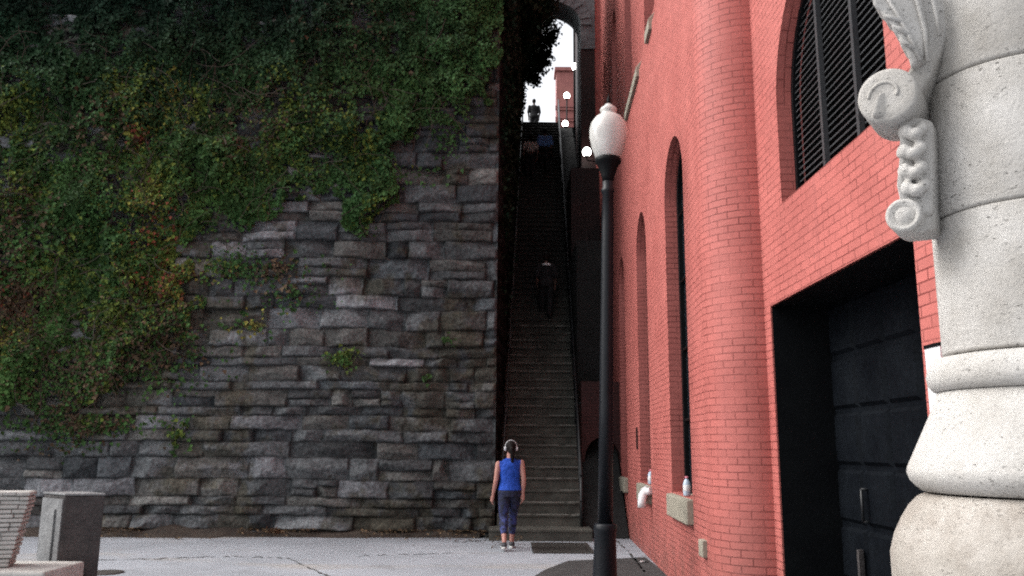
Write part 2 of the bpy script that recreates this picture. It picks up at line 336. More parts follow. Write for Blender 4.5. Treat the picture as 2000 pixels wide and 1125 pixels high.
# ---------------------------------------------------------------- retaining wall (heightfield of rock faced blocks)
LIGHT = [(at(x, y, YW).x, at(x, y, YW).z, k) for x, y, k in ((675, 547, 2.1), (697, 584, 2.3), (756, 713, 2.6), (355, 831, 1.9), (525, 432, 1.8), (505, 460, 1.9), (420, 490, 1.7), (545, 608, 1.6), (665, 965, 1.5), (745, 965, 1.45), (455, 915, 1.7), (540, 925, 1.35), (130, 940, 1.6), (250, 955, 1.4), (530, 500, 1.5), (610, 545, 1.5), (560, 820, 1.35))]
def stonefield(U, V, seed, light=(), wmax=1.25):
    r = random.Random(seed); umin, umax = U.min(), U.max(); vmin, vmax = V.min(), V.max()
    H = np.zeros_like(U); C = np.zeros(U.shape+(3,))
    Uw = U+.06*(fbm(U, V, 1.7, seed)-.5)+.02*(vn(U, V, 7, seed+4)-.5); Vw = V+.11*(fbm(U, V, .8, seed+1)-.5)+.022*(vn(U, V, 6, seed+5)-.5)
    v = vmin-.3
    while v < vmax+.3:
        h = r.choice((.16, .21, .25, .28, .31, .34, .38)); row = (Vw >= v) & (Vw < v+h)
        u = umin-r.random()
        while u < umax+.5:
            wd = r.uniform(.38, wmax+.2)*(.75 if r.random() < .35 else 1)*(1.15 if h < .3 else 1); cells = [(v, v+h)]
            if h > .3 and r.random() < .28: k = v+h*r.uniform(.38, .62); cells = [(v, k), (k, v+h)]
            col = row & (Uw >= u) & (Uw < u+wd)
            for (a0, a1) in cells:
                mk = col & (Vw >= a0) & (Vw < a1)
                if not mk.any(): continue
                uu = Uw[mk]; vv = Vw[mk]; cu, cv = u+wd/2, (a0+a1)/2
                ed = np.minimum(np.minimum(uu-u, u+wd-uu), np.minimum(vv-a0, a1-vv))
                edn = np.clip(ed/.030, 0, 1); jn = .75+.5*vn(uu, vv, 3, seed+8)
                base = r.uniform(.0, .09); hh = np.full(uu.shape, base+.05+r.uniform(0, .03))
                for q in range(6):
                    an = r.choice((1.57, -1.57, 0, 3.14, 1.57))+r.gauss(0, .55); st = r.uniform(.15, 1.15); off = r.uniform(.02, .12)
                    pl = base+off+.02-st*((uu-cu)/max(wd, .3)*math.cos(an)*.5+(vv-cv)*math.sin(an))
                    hh = np.minimum(hh, pl)
                if r.random() < .4: hh = hh+.16*r.random()*(cv-vv)
                hh = hh+.045*(fbm(uu, vv, 10, seed+2)-.5)+.02*(vn(uu, vv*1.6, 24, seed+3)-.5)+.09*(fbm(uu, vv, 3.2, seed+9, 3)-.5)+.035*np.abs(fbm(uu, vv*2.2, 5, seed+12, 3)-.5)
                H[mk] = -.02+(hh+.02)*(1-(1-edn)**2)*1.0
                k = r.uniform(.6, 1.4)*(1.45 if r.random() < .1 else 1); t = r.random()
                b = np.array([.082, .087, .091])*k if t < .55 else (np.array([.090, .089, .085])*k if t < .82 else np.array([.052, .058, .063])*k)
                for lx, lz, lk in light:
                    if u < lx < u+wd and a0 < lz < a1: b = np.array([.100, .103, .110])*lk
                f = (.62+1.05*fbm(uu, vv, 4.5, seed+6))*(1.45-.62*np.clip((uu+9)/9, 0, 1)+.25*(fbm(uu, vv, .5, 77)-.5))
                ms = np.clip((fbm(uu, vv, 1.1, 88)*.7+fbm(uu, vv, 6, 89)*.3-.50)*7, 0, .6)[:, None]; cb = b*(1-ms)+np.array([.058, .050, .030])*ms
                C[mk] = cb*f[:, None]*(.3+.7*np.clip(ed/.022, 0, 1))[:, None]
            u += wd
        v += h
    return H, C
def mesh_np(name, V, Fq, mat, colname=None, colr=None, smooth=True, tri=False):
    me = bpy.data.meshes.new(name); k = Fq.shape[1]
    me.vertices.add(len(V)); me.vertices.foreach_set('co', V.astype(np.float32).ravel())
    me.loops.add(Fq.size); me.loops.foreach_set('vertex_index', Fq.astype(np.int32).ravel())
    me.polygons.add(len(Fq)); me.polygons.foreach_set('loop_start', np.arange(0, Fq.size, k, dtype=np.int32))
    me.polygons.foreach_set('use_smooth', np.full(len(Fq), smooth)); me.update(calc_edges=True)
    if colname:
        ca = me.color_attributes.new(colname, 'FLOAT_COLOR', 'POINT')
        ca.data.foreach_set('color', np.hstack([colr, np.ones((len(V), 1))]).astype(np.float32).ravel())
    me.materials.append(mat); me.validate(); return me
def gridfaces(nu, nv, off=0, flip=False):
    i = np.arange(nu-1)[:, None]*nv+np.arange(nv-1)[None, :]; q = np.stack([i, i+nv, i+nv+1, i+1], -1).reshape(-1, 4)+off
    return q[:, ::-1] if flip else q
WALL_L = -11.0; WALL_T = 12.6
us = np.linspace(WALL_L, XC, 540); vs = np.linspace(-.1, WALL_T, 630)
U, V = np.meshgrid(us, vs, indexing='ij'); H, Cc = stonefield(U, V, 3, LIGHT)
# quoined straight edge by the stairs
edge = np.clip((XC-U)/.04, 0, 1); H = H*edge+.02*(1-edge)
H *= .85
P1 = np.stack([U, YW-H, V], -1).reshape(-1, 3); F1 = gridfaces(len(us), len(vs))
us2 = np.linspace(YW, Y_TOP+.5, 300); vs2 = np.linspace(-.1, 15.2, 260); U2, V2 = np.meshgrid(us2, vs2, indexing='ij')
H2, C2 = stonefield(U2, V2, 11, wmax=1.0); H2 = H2*np.clip((U2-YW)/.2, 0, 1)
# nothing above the hill's own crest, which climbs with the stairs
V2c = np.minimum(V2, 12.6+(U2-YW)*.16)
P2 = np.stack([XC+SD*(U2-YW)+H2*.6, U2, V2c], -1).reshape(-1, 3); F2 = gridfaces(len(us2), len(vs2), len(P1))
me = mesh_np('stone_retaining_wall', np.vstack([P1, P2]), np.vstack([F1, F2]), M['stone'], 'stone_tint', np.vstack([Cc.reshape(-1, 3), C2.reshape(-1, 3)*.09]))  # return side's tint cut to near black, shade painted into the stone
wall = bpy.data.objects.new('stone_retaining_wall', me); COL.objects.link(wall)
tag(wall, 'tall dark grey wall of rough-faced stone blocks, half covered by ivy', 'stone wall')
# hill behind
h = MB(); x2 = XC+SD*(Y_TOP+.5-YW)
h.face([(WALL_L-30, YW+.02, 12.5), (XC-.02, YW+.02, 12.5), (x2-.02, Y_TOP+.5, 15.1), (WALL_L-30, Y_TOP+.5, 15.1)])
h.face([(WALL_L-30, Y_TOP+.5, 15.1), (x2-.02, Y_TOP+.5, 15.1), (x2-.02, Y_TOP+.5, ZT), (WALL_L-30, Y_TOP+.5, ZT)][::-1])
h.face([(WALL_L-30, YW+.04, -.2), (WALL_L, YW+.04, -.2), (WALL_L, YW+.04, 12.5), (WALL_L-30, YW+.04, 12.5)])
h.build('hill', M['soil'])['kind'] = 'structure'
pl = MB(); pl.face([(-60, Y_TOP+.001, ZT), (60, Y_TOP+.001, ZT), (60, 140, ZT), (-60, 140, ZT)])
tag(pl.build('upper_street', M['asphalt']), kind='structure')
# ---------------------------------------------------------------- stairs
st = empty('stairway', (xl(YW), YW, 0), 'long steep flight of worn grey stone steps climbing beside the wall', 'stairs')
sb = MB()
for i in range(NST):
    y0 = YW-.30+i*RUN if i else YW-.62; y1 = YW-.30+(i+1)*RUN; z0 = i*RISE; z1 = (i+1)*RISE
    a0 = xl(y1)-.0; b0 = xr(y1)+.02+(.12 if i == 0 else 0)
    if i == 0: a0 -= .12
    nz = 8; lip = .028
    xs = [a0+(b0-a0)*k/nz for k in range(nz+1)]
    jy = [random.uniform(-.010, .010) for _ in xs]; jz = [random.uniform(-.009, .006) for _ in xs]
    prof = lambda k: [(xs[k], y0+lip+jy[k]*.5, z0-.02), (xs[k], y0+lip+jy[k], z1-.05), (xs[k], y0+jy[k], z1-.045), (xs[k], y0+jy[k], z1-.008+jz[k]), (xs[k], y0+.010+jy[k], z1+jz[k]), (xs[k], y1+lip+.02, z1-.003)]
    pr = [prof(k) for k in range(nz+1)]
    for k in range(nz):
        for q in range(5): sb.face([pr[k][q], pr[k+1][q], pr[k+1][q+1], pr[k][q+1]])
    sb.face([pr[nz][q] for q in range(6)]+[(xs[nz], y1+lip, z0-.02)]); sb.face(([pr[0][q] for q in range(6)]+[(xs[0], y1+lip, z0-.02)])[::-1])
nb_ = sb; nstep = len(sb.f)
for i in range(1, 22):
    y0 = YW-.30+i*RUN; z1 = (i+1)*RISE; a0 = xl(y0)+.05; b0 = xr(y0); x_ = a0
    while x_ < b0-.1:
        l_ = min(random.uniform(.15, .8), b0-x_)
        if random.random() < .8-.012*i: h_ = random.uniform(.010, .026); nb_.face([(x_, y0-.013, z1-h_), (x_+l_, y0-.013, z1-h_*random.uniform(.5, 1)), (x_+l_, y0-.012, z1+.004), (x_, y0-.012, z1+.004)]); nb_.face([(x_, y0-.012, z1+.004), (x_+l_, y0-.012, z1+.004), (x_+l_, y0+.03, z1+.005), (x_, y0+.03, z1+.005)])
        x_ += l_+random.uniform(0, .12)
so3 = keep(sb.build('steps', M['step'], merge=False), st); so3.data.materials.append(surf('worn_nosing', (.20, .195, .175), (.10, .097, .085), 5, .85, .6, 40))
for p_ in so3.data.polygons:
    if p_.index >= nstep: p_.material_index = 1
# sloping gutter beside the railing
gt = MB(); ya, yb = YW-.1, Y_TOP
def xg(Y): return sidex(Y) if Y < 23.4 else sidex(Y)-.3
A = [(xr(ya)+.025, ya, .02), (xg(ya)-.02, ya, .02), (xg(yb)-.0, yb, ZT-.02), (xr(yb)+.025, yb, ZT-.02)]
gt.face(A); B = [(p[0], p[1], 0) for p in A]; gt.face([B[0], B[1], A[1], A[0]]); gt.face([B[3], B[0], A[0], A[3]])
keep(gt.build('gutter_slope', M['darkstone']), st)
def railing(name, xf_, label, mat, cross, hts=(.95,), r=.022, side=0, lo=0.0):
    root = empty(name, (xf_(YW), YW-.2, 0), label, 'railing', 'railings of the stairway')
    def pt(Y, h): return (xf_(Y), Y, max(0, (Y-YW+.3)/RUN*RISE)+h)
    m_ = MB()
    for h_ in hts: m_.tube([pt(YW-.15, h_)]+[pt(YW+k*1.5, h_) for k in range(1, 11)]+[pt(Y_TOP-.1, h_)], r, 8)
    keep(m_.build('handrail', mat), root)
    for k in range(9):
        Y = YW-.12+k*2.02; q = MB(); p = pt(Y, 0); q.tube([(p[0], Y, p[2]-.1), (p[0], Y, p[2]+hts[0])], r*1.1, 8)
        q.lathe([(.05, 0), (.05, .02), (.03, .035)], (p[0], Y, p[2]), 10)
        keep(q.build('post', mat), root)
    for Y, h_ in cross:
        q = MB(); p = pt(Y, h_); q.tube([p, (sidex(Y)+(0 if Y < 23 else -.3), Y, p[2])], .014, 6); keep(q.build('crossbar', M['pipe']), root)
    return root
railing('railing', xr, 'dark pipe railing between the steps and the brick side, with crossbars', M['rail'], [(17.0, .9), (21.3, .5), (26.9, .6), (29.4, .6)], (.95, .5), .027)
lr = railing('railing', lambda Y: xl(Y)+.09, 'thin metal railing against the ivy covered stone wall', M['pipe'], [], (.9,), .016)
# ---------------------------------------------------------------- wall panel with arched openings
def panel(mb, f, s0, s1, z0, z1, holes, depth, rf):
    """f(s,z,d)->point; holes: (sa, sb, zb, zspring, rise) sorted by s; reveals d deep"""
    def q(sa, sb, za, zb_):
        if sb-sa < 1e-5 or zb_-za < 1e-5: return
        mb.face([f(sa, za, 0), f(sb, za, 0), f(sb, zb_, 0), f(sa, zb_, 0)], [(sa, za), (sb, za), (sb, zb_), (sa, zb_)])
    cur = s0
    for (sa, sb, zb, zs, rise) in holes:
        q(cur, sa, z0, z1); q(sa, sb, z0, zb); n = 20; c = (sa+sb)/2; hw = (sb-sa)/2
        arc = [(c-hw*math.cos(math.pi*k/n), zs+rise*math.sin(math.pi*k/n)) for k in range(n+1)] if rise > 0 else [(sa, zs), (sb, zs)]
        for (a0, b0), (a1, b1) in zip(arc, arc[1:]):
            mb.face([f(a0, b0, 0), f(a1, b1, 0), f(a1, z1, 0), f(a0, z1, 0)], [(a0, b0), (a1, b1), (a1, z1), (a0, z1)])
        loop = [(sa, zb)]+arc+[(sb, zb)]; L = 0
        for (a0, b0), (a1, b1) in zip(loop, loop[1:]+([loop[0]] if rf == 0 else [])):
            dl = math.hypot(a1-a0, b1-b0); vert = abs(a1-a0) < 1e-4
            uv = [(0, b0), (depth, b0), (depth, b1), (0, b1)] if vert else [(L, 0), (L, depth), (L+dl, depth), (L+dl, 0)]
            mb.face([f(a0, b0, 0), f(a0, b0, depth), f(a1, b1, depth), f(a1, b1, 0)], uv); L += dl
        cur = sb
    q(cur, s1, z0, z1)
def arch_outline(sa, sb, zb, zs, rise, n=20):
    c = (sa+sb)/2; hw = (sb-sa)/2
    return [(sa, zb)]+[(c-hw*math.cos(math.pi*k/n), zs+rise*math.sin(math.pi*k/n)) for k in range(n+1)]+[(sb, zb)]
# ---------------------------------------------------------------- red building
YE = 23.45; YB = 8.18                        # far end / where the rounded corner starts
ZC = 7.55                                    # coping height
bld = empty('brick_building', (sidex(YB), YB, 0), 'tall salmon-red painted brick building with a rounded corner and arched windows', 'building')
nrm = Vector((1, -SD, 0)).normalized()
def fs(s, z, d): return (sidex(s)+d*nrm.x, s+d*nrm.y, z)
def fu(s, z, d): return fs(s, z, d+.22)
WIN = [(9.05, 10.42), (12.36, 13.60), (15.6, 16.75), (18.75, 19.85), (21.7, 22.7)]
wl = MB()
lowh = [(a0, b0, 1.05, 4.62, .62) for a0, b0 in WIN]
panel(wl, fs, YB, YE, 0, ZC, lowh, .22, 0)
uph = [(a0, b0, 8.5, 11.6, .6) for a0, b0 in WIN]+[]
panel(wl, fu, YB+.3, YE, ZC+.1, 22, uph, .28, 0)
# coping slope
wl.face([fs(YB, ZC, 0), fs(YE, ZC, 0), fu(YE, ZC+.32, -.005), fu(YB, ZC+.32, -.005)], [(YB, 0), (YE, 0), (YE, .3), (YB, .3)])
# rounded corner and the door wall
DX = at(1470, 500, 8.15).x                     # door wall plane near the corner
def dx_(Y): return 2.335-.006*(Y-8.1)+(.0)
rc = .46; x0 = sidex(YB); yc = YB
arc = []
for k in range(25):
    t = math.pi/2*k/24; arc.append((x0+rc*(1-math.cos(t)), yc-rc*math.sin(t)))
end = (dx_(yc-rc), yc-rc); arc.append(end)
L = [0]
for p, q in zip(arc, arc[1:]): L.append(L[-1]+math.hypot(q[0]-p[0], q[1]-p[1]))
zz = [0, 2, 4, 6, 9, 14, 22]
rows = [[(p[0], p[1], z) for p in arc] for z in zz]
for i in range(len(zz)-1):
    for j in range(len(arc)-1):
        wl.face([rows[i][j+1], rows[i][j], rows[i+1][j], rows[i+1][j+1]], [(-L[j+1], zz[i]), (-L[j], zz[i]), (-L[j], zz[i+1]), (-L[j+1], zz[i+1])], j < 24)
# little return that closes the upper wall to the round tower
wl.face([(x0, YB, ZC), (x0+.3, YB+.31, ZC), (x0+.3, YB+.31, 22), (x0, YB, 22)], [(0, ZC), (.4, ZC), (.4, 22), (0, 22)])
DN = Vector((1, .006, 0)).normalized()
def fd(s, z, d): return (dx_(s)+d*DN.x, s+d*DN.y, z)
DOOR = (4.82, 7.54, .0, 2.83, 0)
LOUV = (4.98, 7.08, 3.66, 4.56, 1.04); LM = 6.03
YD0 = 2.9
wl2 = MB()
panel(wl2, fd, YD0, yc-rc, 0, 3.3, [DOOR], .55, 0)
panel(wl2, fd, YD0, yc-rc, 3.3, 22, [LOUV], .2, 0)
wl.v += [];
i0 = len(wl.v); wl.v += wl2.v; wl.f += [tuple(i+i0 for i in f_) for f_ in wl2.f]; wl.uv += wl2.uv; wl.sm += wl2.sm
# far end and near end walls, roof
for Yq, q in ((YE, 1), (YD0, -1)):
    xa = sidex(Yq) if q > 0 else dx_(Yq)
    wl.face([(xa, Yq, 0), (12, Yq, 0), (12, Yq, 22), (xa, Yq, 22)], [(xa, 0), (12, 0), (12, 22), (xa, 22)])
keep(wl.build('wall', M['red']), bld)
rf = MB(); rf.face([(dx_(YD0), YD0, 22), (12, YD0, 22), (12, YE, 22), (sidex(YE), YE, 22), (x0, YB, 22), end+(22,)]); keep(rf.build('roof', M['asphalt']), bld)
# coping stones: separate long caps with gaps
for (ya, yb) in ((11.15, 11.65), (12.7, 14.65)):
    c = MB(); y_a, y_b = ya+.02, yb-.02
    sect = lambda s: [fs(s, ZC-.10, .02), fs(s, ZC-.10, -.05), fs(s, ZC+.06, -.05), fs(s, ZC+.40, .235)]
    A0, B0 = sect(y_a), sect(y_b)
    if True:
        for k in range(4): c.face([A0[k], B0[k], B0[(k+1) % 4], A0[(k+1) % 4]])
        c.face(A0); c.face(B0[::-1]); keep(c.build('coping_stone', M['sill'], bevel=.01), bld)
# windows
def window(f, hole, depth, up_=False, bottleneck=0):
    sa, sb, zb, zs, rise = hole; ol = arch_outline(*hole)
    fr = MB(); c = ((sa+sb)/2, (zb+zs)/2); d0 = depth-.07
    inn = [(c[0]+(s-c[0])*.86, max(zb+.07, z-.07 if z > zs else z)) for s, z in ol]
    for i in range(len(ol)):
        j = (i+1) % len(ol)
        fr.face([f(*ol[i], d0), f(*ol[j], d0), f(*inn[j], d0), f(*inn[i], d0)])
        fr.face([f(*inn[i], d0), f(*inn[j], d0), f(*inn[j], d0+.06), f(*inn[i], d0+.06)])
    # glazing bars as real sticks
    mid = c[0]
    for s in (mid,):
        p0, p1 = f(s, zb+.05, d0+.02), f(s, zs+rise-.05, d0+.02); fr.tube([p0, p1], .022, 6)
    z = zb+.85
    while z < zs+.1:
        fr.tube([f(sa+.06, z, d0+.02), f(sb-.06, z, d0+.02)], .018, 6); z += .85
    fo = keep(fr.build('window', M['black']), bld)
    pn = MB(); pn.face([f(s, z, d0+.05) for s, z in ol]); p_ = pn.build('pane', M['glassd']); keep(p_, bld); 
    p_.parent = fo; p_.matrix_parent_inverse = Matrix.Identity(4)
    return fo
for hl in lowh:
    fo = window(fs, hl, .22)
    sa, sb, zb = hl[:3]; s = MB()
    pts = [[fs(q, zb-.27, -.07), fs(q, zb-.02, -.07), fs(q, zb+.015, .26), fs(q, zb-.27, .26)] for q in (sa-.02, sb+.03)]
    for k in range(4): s.face([pts[0][k], pts[1][k], pts[1][(k+1) % 4], pts[0][(k+1) % 4]])
    s.face(pts[0]); s.face(pts[1][::-1]); keep(s.build('window_sill', M['sill'], bevel=.012), bld)
for hl in uph:
    window(fu, hl, .28)
# louvre
lv = MB(); ol = arch_outline(*LOUV); dd = .13
inn = [((LM+(s-LM)*.95), max(3.70, z-.04 if z > 4.56 else z)) for s, z in ol]
for i in range(len(ol)):
    j = (i+1) % len(ol); lv.face([fd(*ol[i], dd), fd(*ol[j], dd), fd(*inn[j], dd), fd(*inn[i], dd)])
    lv.face([fd(*inn[i], dd), fd(*inn[j], dd), fd(*inn[j], dd+.06), fd(*inn[i], dd+.06)])
lo = keep(lv.build('louvre_window', M['black'], bld), bld)
sl_ = MB(); z = 3.73
while z < 5.55:
    zz_ = z+.03; hw = 1.03 if zz_ < 4.56 else math.sqrt(max(0, 1-((zz_-4.56)/1.02)**2))*1.03
    if hw > .08:
        sa, sb = LM-hw, LM+hw
        sl_.face([fd(sa, z, dd+.02), fd(sb, z, dd+.02), fd(sb, z+.045, dd+.065), fd(sa, z+.045, dd+.065)])
        sl_.face([fd(sa, z, dd+.02), fd(sb, z, dd+.02), fd(sb, z-.012, dd+.02), fd(sa, z-.012, dd+.02)])
    z += .058
M['slat'] = surf('louvre_slat_paint', (.05, .052, .055), (.035, .036, .04), 4, .4)
keep(sl_.build('slats', M['slat']), bld)
for s in (5.70, 6.36):
    mu = MB(); mu.box((-.02, -.022, 3.69), (.02, .022, 5.50)); mu.xf(Matrix.Translation(fd(s, 0, dd+.0))); keep(mu.build('mullion', M['slat']), bld)
bk = MB(); bk.face([fd(s, z, dd+.09) for s, z in ol]); keep(bk.build('louvre_backing', M['interior']), bld)
# big door: dark lined recess and panelled leaves
dr = MB(); D0 = .012
sa, sb, zt = DOOR[0], DOOR[1], DOOR[3]
dr.face([fd(sb-D0, 0, .01), fd(sb-D0, 0, .56), fd(sb-D0, zt-D0, .56), fd(sb-D0, zt-D0, .01)])
dr.face([fd(sa+D0, 0, .01), fd(sa+D0, 0, .56), fd(sa+D0, zt-D0, .56), fd(sa+D0, zt-D0, .01)])
dr.face([fd(sa, zt-D0, .01), fd(sb, zt-D0, .01), fd(sb, zt-D0, .56), fd(sa, zt-D0, .56)])
keep(dr.build('door_lining', M['black']), bld)
dl = MB(); dp = .53
dl.face([fd(sa, 0, dp), fd(sb, 0, dp), fd(sb, zt, dp), fd(sa, zt, dp)])
rowsn, colsn = 6, 5; pw = (sb-sa)/colsn; ph = zt/rowsn
for i in range(rowsn):
    for j in range(colsn):
        a0, a1, b0, b1 = sa+j*pw+.05, sa+(j+1)*pw-.05, i*ph+.05, (i+1)*ph-.05
        P = [fd(a0, b0, dp-.03), fd(a1, b0, dp-.03), fd(a1, b1, dp-.03), fd(a0, b1, dp-.03)]
        Q = [fd(a0-.03, b0-.03, dp-.001), fd(a1+.03, b0-.03, dp-.001), fd(a1+.03, b1+.03, dp-.001), fd(a0-.03, b1+.03, dp-.001)]
        dl.face(P)
        for k in range(4): dl.face([Q[k], Q[(k+1) % 4], P[(k+1) % 4], P[k]])
dro = keep(dl.build('door', M['doorp']), bld)
hd = MB(); hd.tube([fd(6.9, 1.0, dp-.08), fd(6.9, 1.25, dp-.08)], .012, 8); hd.tube([fd(6.9, 1.0, dp), fd(6.9, 1.0, dp-.08)], .01, 8); hd.tube([fd(6.9, 1.25, dp), fd(6.9, 1.25, dp-.08)], .01, 8)
hh_ = hd.build('handle', M['rail']); hh_.parent = dro
astr = MB(); astr.box((-.02, -.02, 0), (.02, .02, .75)); astr.xf(Matrix.Translation(fd(7.05, 0.02, dp-.06))); keep(astr.build('door_stop', M['cabinet']), bld)
# small stone block low on the corner, vent slot
bb = MB(); p = fs(8.42, .52, 0); bb.box((p[0]-.05, p[1]-.07, .54), (p[0]+.02, p[1]+.10, .70)); keep(bb.build('stone_block', M['sill'], bevel=.01), bld)
vb = MB(); p = fs(13.95, 0, 0); vb.box((p[0]-.012, p[1]-.07, 1.55), (p[0]+.02, p[1]+.09, 1.9)); keep(vb.build('vent_slot', M['darkred']), bld)
# ---------------------------------------------------------------- notice
nb = MB(); p = fd(4.66, 0, -.02); nb.box((p[0]-.012, p[1]-.10, 1.70), (p[0]+.01, p[1]+.07, 2.13))
ns = nb.build('notice_sign', M['white']); tag(ns, 'small white notice board with black top edge on brick beside the door', 'sign')
nk = MB(); nk.box((p[0]-.016, p[1]-.104, 2.115), (p[0]+.012, p[1]+.074, 2.135)); nk.build('top_edge', M['black'], ns)
# ---------------------------------------------------------------- dark structures right of the stairs
def bricked(mb, x0, x1, y0, y1, z0, z1):
    mb.face([(x0, y0, z0), (x1, y0, z0), (x1, y0, z1), (x0, y0, z1)], [(x0, z0), (x1, z0), (x1, z1), (x0, z1)])
    mb.face([(x0, y1, z0), (x0, y0, z0), (x0, y0, z1), (x0, y1, z1)], [(y1, z0), (y0, z0), (y0, z1), (y1, z1)])
    mb.face([(x0, y0, z1), (x1, y0, z1), (x1, y1, z1), (x0, y1, z1)], [(x0, y0), (x1, y0), (x1, y1), (x0, y1)])
b1 = empty('brick_outbuilding', (1.6, 16.9, 0), 'narrow dark red brick block with a black doorway beside the lowest steps', 'outbuilding')
q = MB(); Y1 = 16.9; xa, xb = xr(Y1)+.09, sidex(Y1)+.0
z745 = at(1150, 745, Y1).z
def ff(s, z, d): return (s, Y1+d, z)
panel(q, ff, xa, xb, 0, z745, [(xa+.06, xb-.02, 0, 1.35, .42)], .4, 0)
q.face([(xa, 18.6, 0), (xa, Y1, 0), (xa, Y1, z745), (xa, 18.6, z745)], [(1.7, 0), (0, 0), (0, z745), (1.7, z745)])
q.face([(xa, Y1, z745), (xb, Y1, z745), (xb, 18.6, z745), (xa, 18.6, z745)], [(0, 0), (1, 0), (1, 1), (0, 1)])
keep(q.build('wall', brickmat('dark_red_brick', (.050, .009, .008), (.030, .006, .006), (.012, .003, .003), .6)), b1)  # very dark red brick tint for the whole block
q = MB(); q.face([ff(xa, 0, .38), ff(xb, 0, .38), ff(xb, 1.9, .38), ff(xa, 1.9, .38)]); keep(q.build('door', M['interior']), b1)
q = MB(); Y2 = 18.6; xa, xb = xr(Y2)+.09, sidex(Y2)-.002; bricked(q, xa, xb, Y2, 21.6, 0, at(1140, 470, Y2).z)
tag(q.build('stone_abutment', M['darkstone']), 'black stone block rising above the small brick outbuilding', 'stone block')
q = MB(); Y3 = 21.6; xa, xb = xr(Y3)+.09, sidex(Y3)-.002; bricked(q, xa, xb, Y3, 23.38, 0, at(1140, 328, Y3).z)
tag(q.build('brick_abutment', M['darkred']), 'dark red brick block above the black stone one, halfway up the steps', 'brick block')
# stone arch across the stairs
Y4 = 23.4; ax1 = at(1134, 60, Y4).x; ax0 = xl(Y4)-.1; zsp = at(1134, 50, Y4).z; zcr = at(1090, 2, Y4).z; zt_ = zcr+3; z95 = at(1150, 95, Y4).z
ar = MB()
def fa(s, z, d): return (s, Y4+d, z)
hw = (ax1-ax0)/2; hole = (ax0, ax1, z95, zsp, zcr-zsp)
panel(ar, fa, ax0-.05, sidex(Y4)+.05, z95, zt_, [hole], 1.0, 1)
aro = ar.build('stone_arch', M['archstone']); tag(aro, 'grey stone arch spanning the stairway between wall and brick building', 'arch')
pq = MB(); bricked(pq, ax1, sidex(Y4)+.04, Y4+.03, Y4+1.0, 4.0, z95-.003); tag(pq.build('brick_pier', M['darkred']), 'tall dark brick pier carrying the right end of the stone arch', 'pier')
vz = MB(); n = 15
for k in range(n):
    t0, t1 = math.pi*k/n+.01, math.pi*(k+1)/n-.01; c = (ax0+ax1)/2; r0 = .005; r1 = .34
    def e(t, r_): return (c-(hw+r_)*math.cos(t), zsp+(zcr-zsp+r_)*math.sin(t))
    P = [e(t0, r0), e(t1, r0), e(t1, r1), e(t0, r1)]; dpt = -.05-.02*(k % 2)
    vz.face([fa(*p, dpt) for p in P])
    for i in range(4): vz.face([fa(*P[i], dpt), fa(*P[(i+1) % 4], dpt), fa(*P[(i+1) % 4], 0), fa(*P[i], 0)])
vz.build('voussoirs', M['archstone'], aro)
# soot dark house flank beyond the arch
q = MB(); xf0 = ax1+.02; Y5 = 24.42; ye = 32.2
xe = at(1124, 200, ye).x
q.face([(xe, ye, 3), (xf0, Y5, 3), (xf0, Y5, 24), (xe, ye, 24)], [(8, 3), (0, 3), (0, 24), (8, 24)])
q.face([(xf0, Y5, 3), (9, Y5, 3), (9, Y5, 24), (xf0, Y5, 24)], [(0, 3), (7, 3), (7, 24), (0, 24)])
q.face([(xe, ye, 3), (9, ye, 3), (9, ye, 24), (xe, ye, 24)], [(0, 3), (7, 3), (7, 24), (0, 24)])
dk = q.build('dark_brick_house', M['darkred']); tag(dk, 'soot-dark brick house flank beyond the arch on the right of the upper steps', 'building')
for zq in (17.1,):
    d_ = MB(); d_.tube([(xe-.05, ye-.25, 14), (xe-.05, ye-.25, 19.2)], .05, 8); d_.build('drainpipe', M['black'], dk)
# far brick building
FY = 46; fx = at(1087, 200, FY).x; fz = at(1100, 136, FY).z
fb = empty('far_brick_building', (fx, FY, ZT), 'distant pale red brick building seen past the top of the steps', 'building')
q = MB(); bricked(q, fx, fx+9, FY, FY+1.2, ZT, fz); keep(q.build('wall', M['farred']), fb)
for py in (209, 214, 231, 236):
    q = MB(); z = at(1100, py, FY).z; q.box((fx-.08, FY-.1, z-.05), (fx+9, FY-.002, z+.05)); keep(q.build('cornice_band', M['farred']), fb)
q = MB(); q.box((fx-.1, FY-.12, fz-.1), (fx+9, FY+1.2, fz+.12)); keep(q.build('parapet', M['farred']), fb)
# lit lamps
for px, py, Y, lab, rr in ((1146, 297, 22.9, 'lowest lit white globe lamp, beside the street lamp head', .12), (1125, 131, 32.0, 'highest lit white globe lamp, on the dark brick flank against the sky', .16), (1107, 187, 38, 'lit white globe lamp in front of the far brick building, upper of two', .14), (1104, 242, 38, 'lit white globe lamp low at the top step by the far brick building', .14)):
    c = at(px, py, Y); t = empty('lit_lamp', c, lab, 'lamp', 'lit lamps along the steps')
    q = MB(); q.ball((0, 0, 0), (rr, rr, rr*1.15)); q.build('globe', M['lit'], t)
    q = MB()
    if Y < 33:
        q.tube([(0, 0, -rr), (0, 0, -rr-.12), (.2, .0, -rr-.16), (.5, 0, -rr-.1)], .02, 8)
    else: q.tube([(0, 0, -rr), (0, 0, ZT-c.z)], .035, 8)
    q.lathe([(rr*.5, -rr*1.2), (rr*.6, -rr*.95), (rr*.3, -rr*.9)], n=14); q.build('bracket' if Y < 33 else 'pole', M['black'], t)
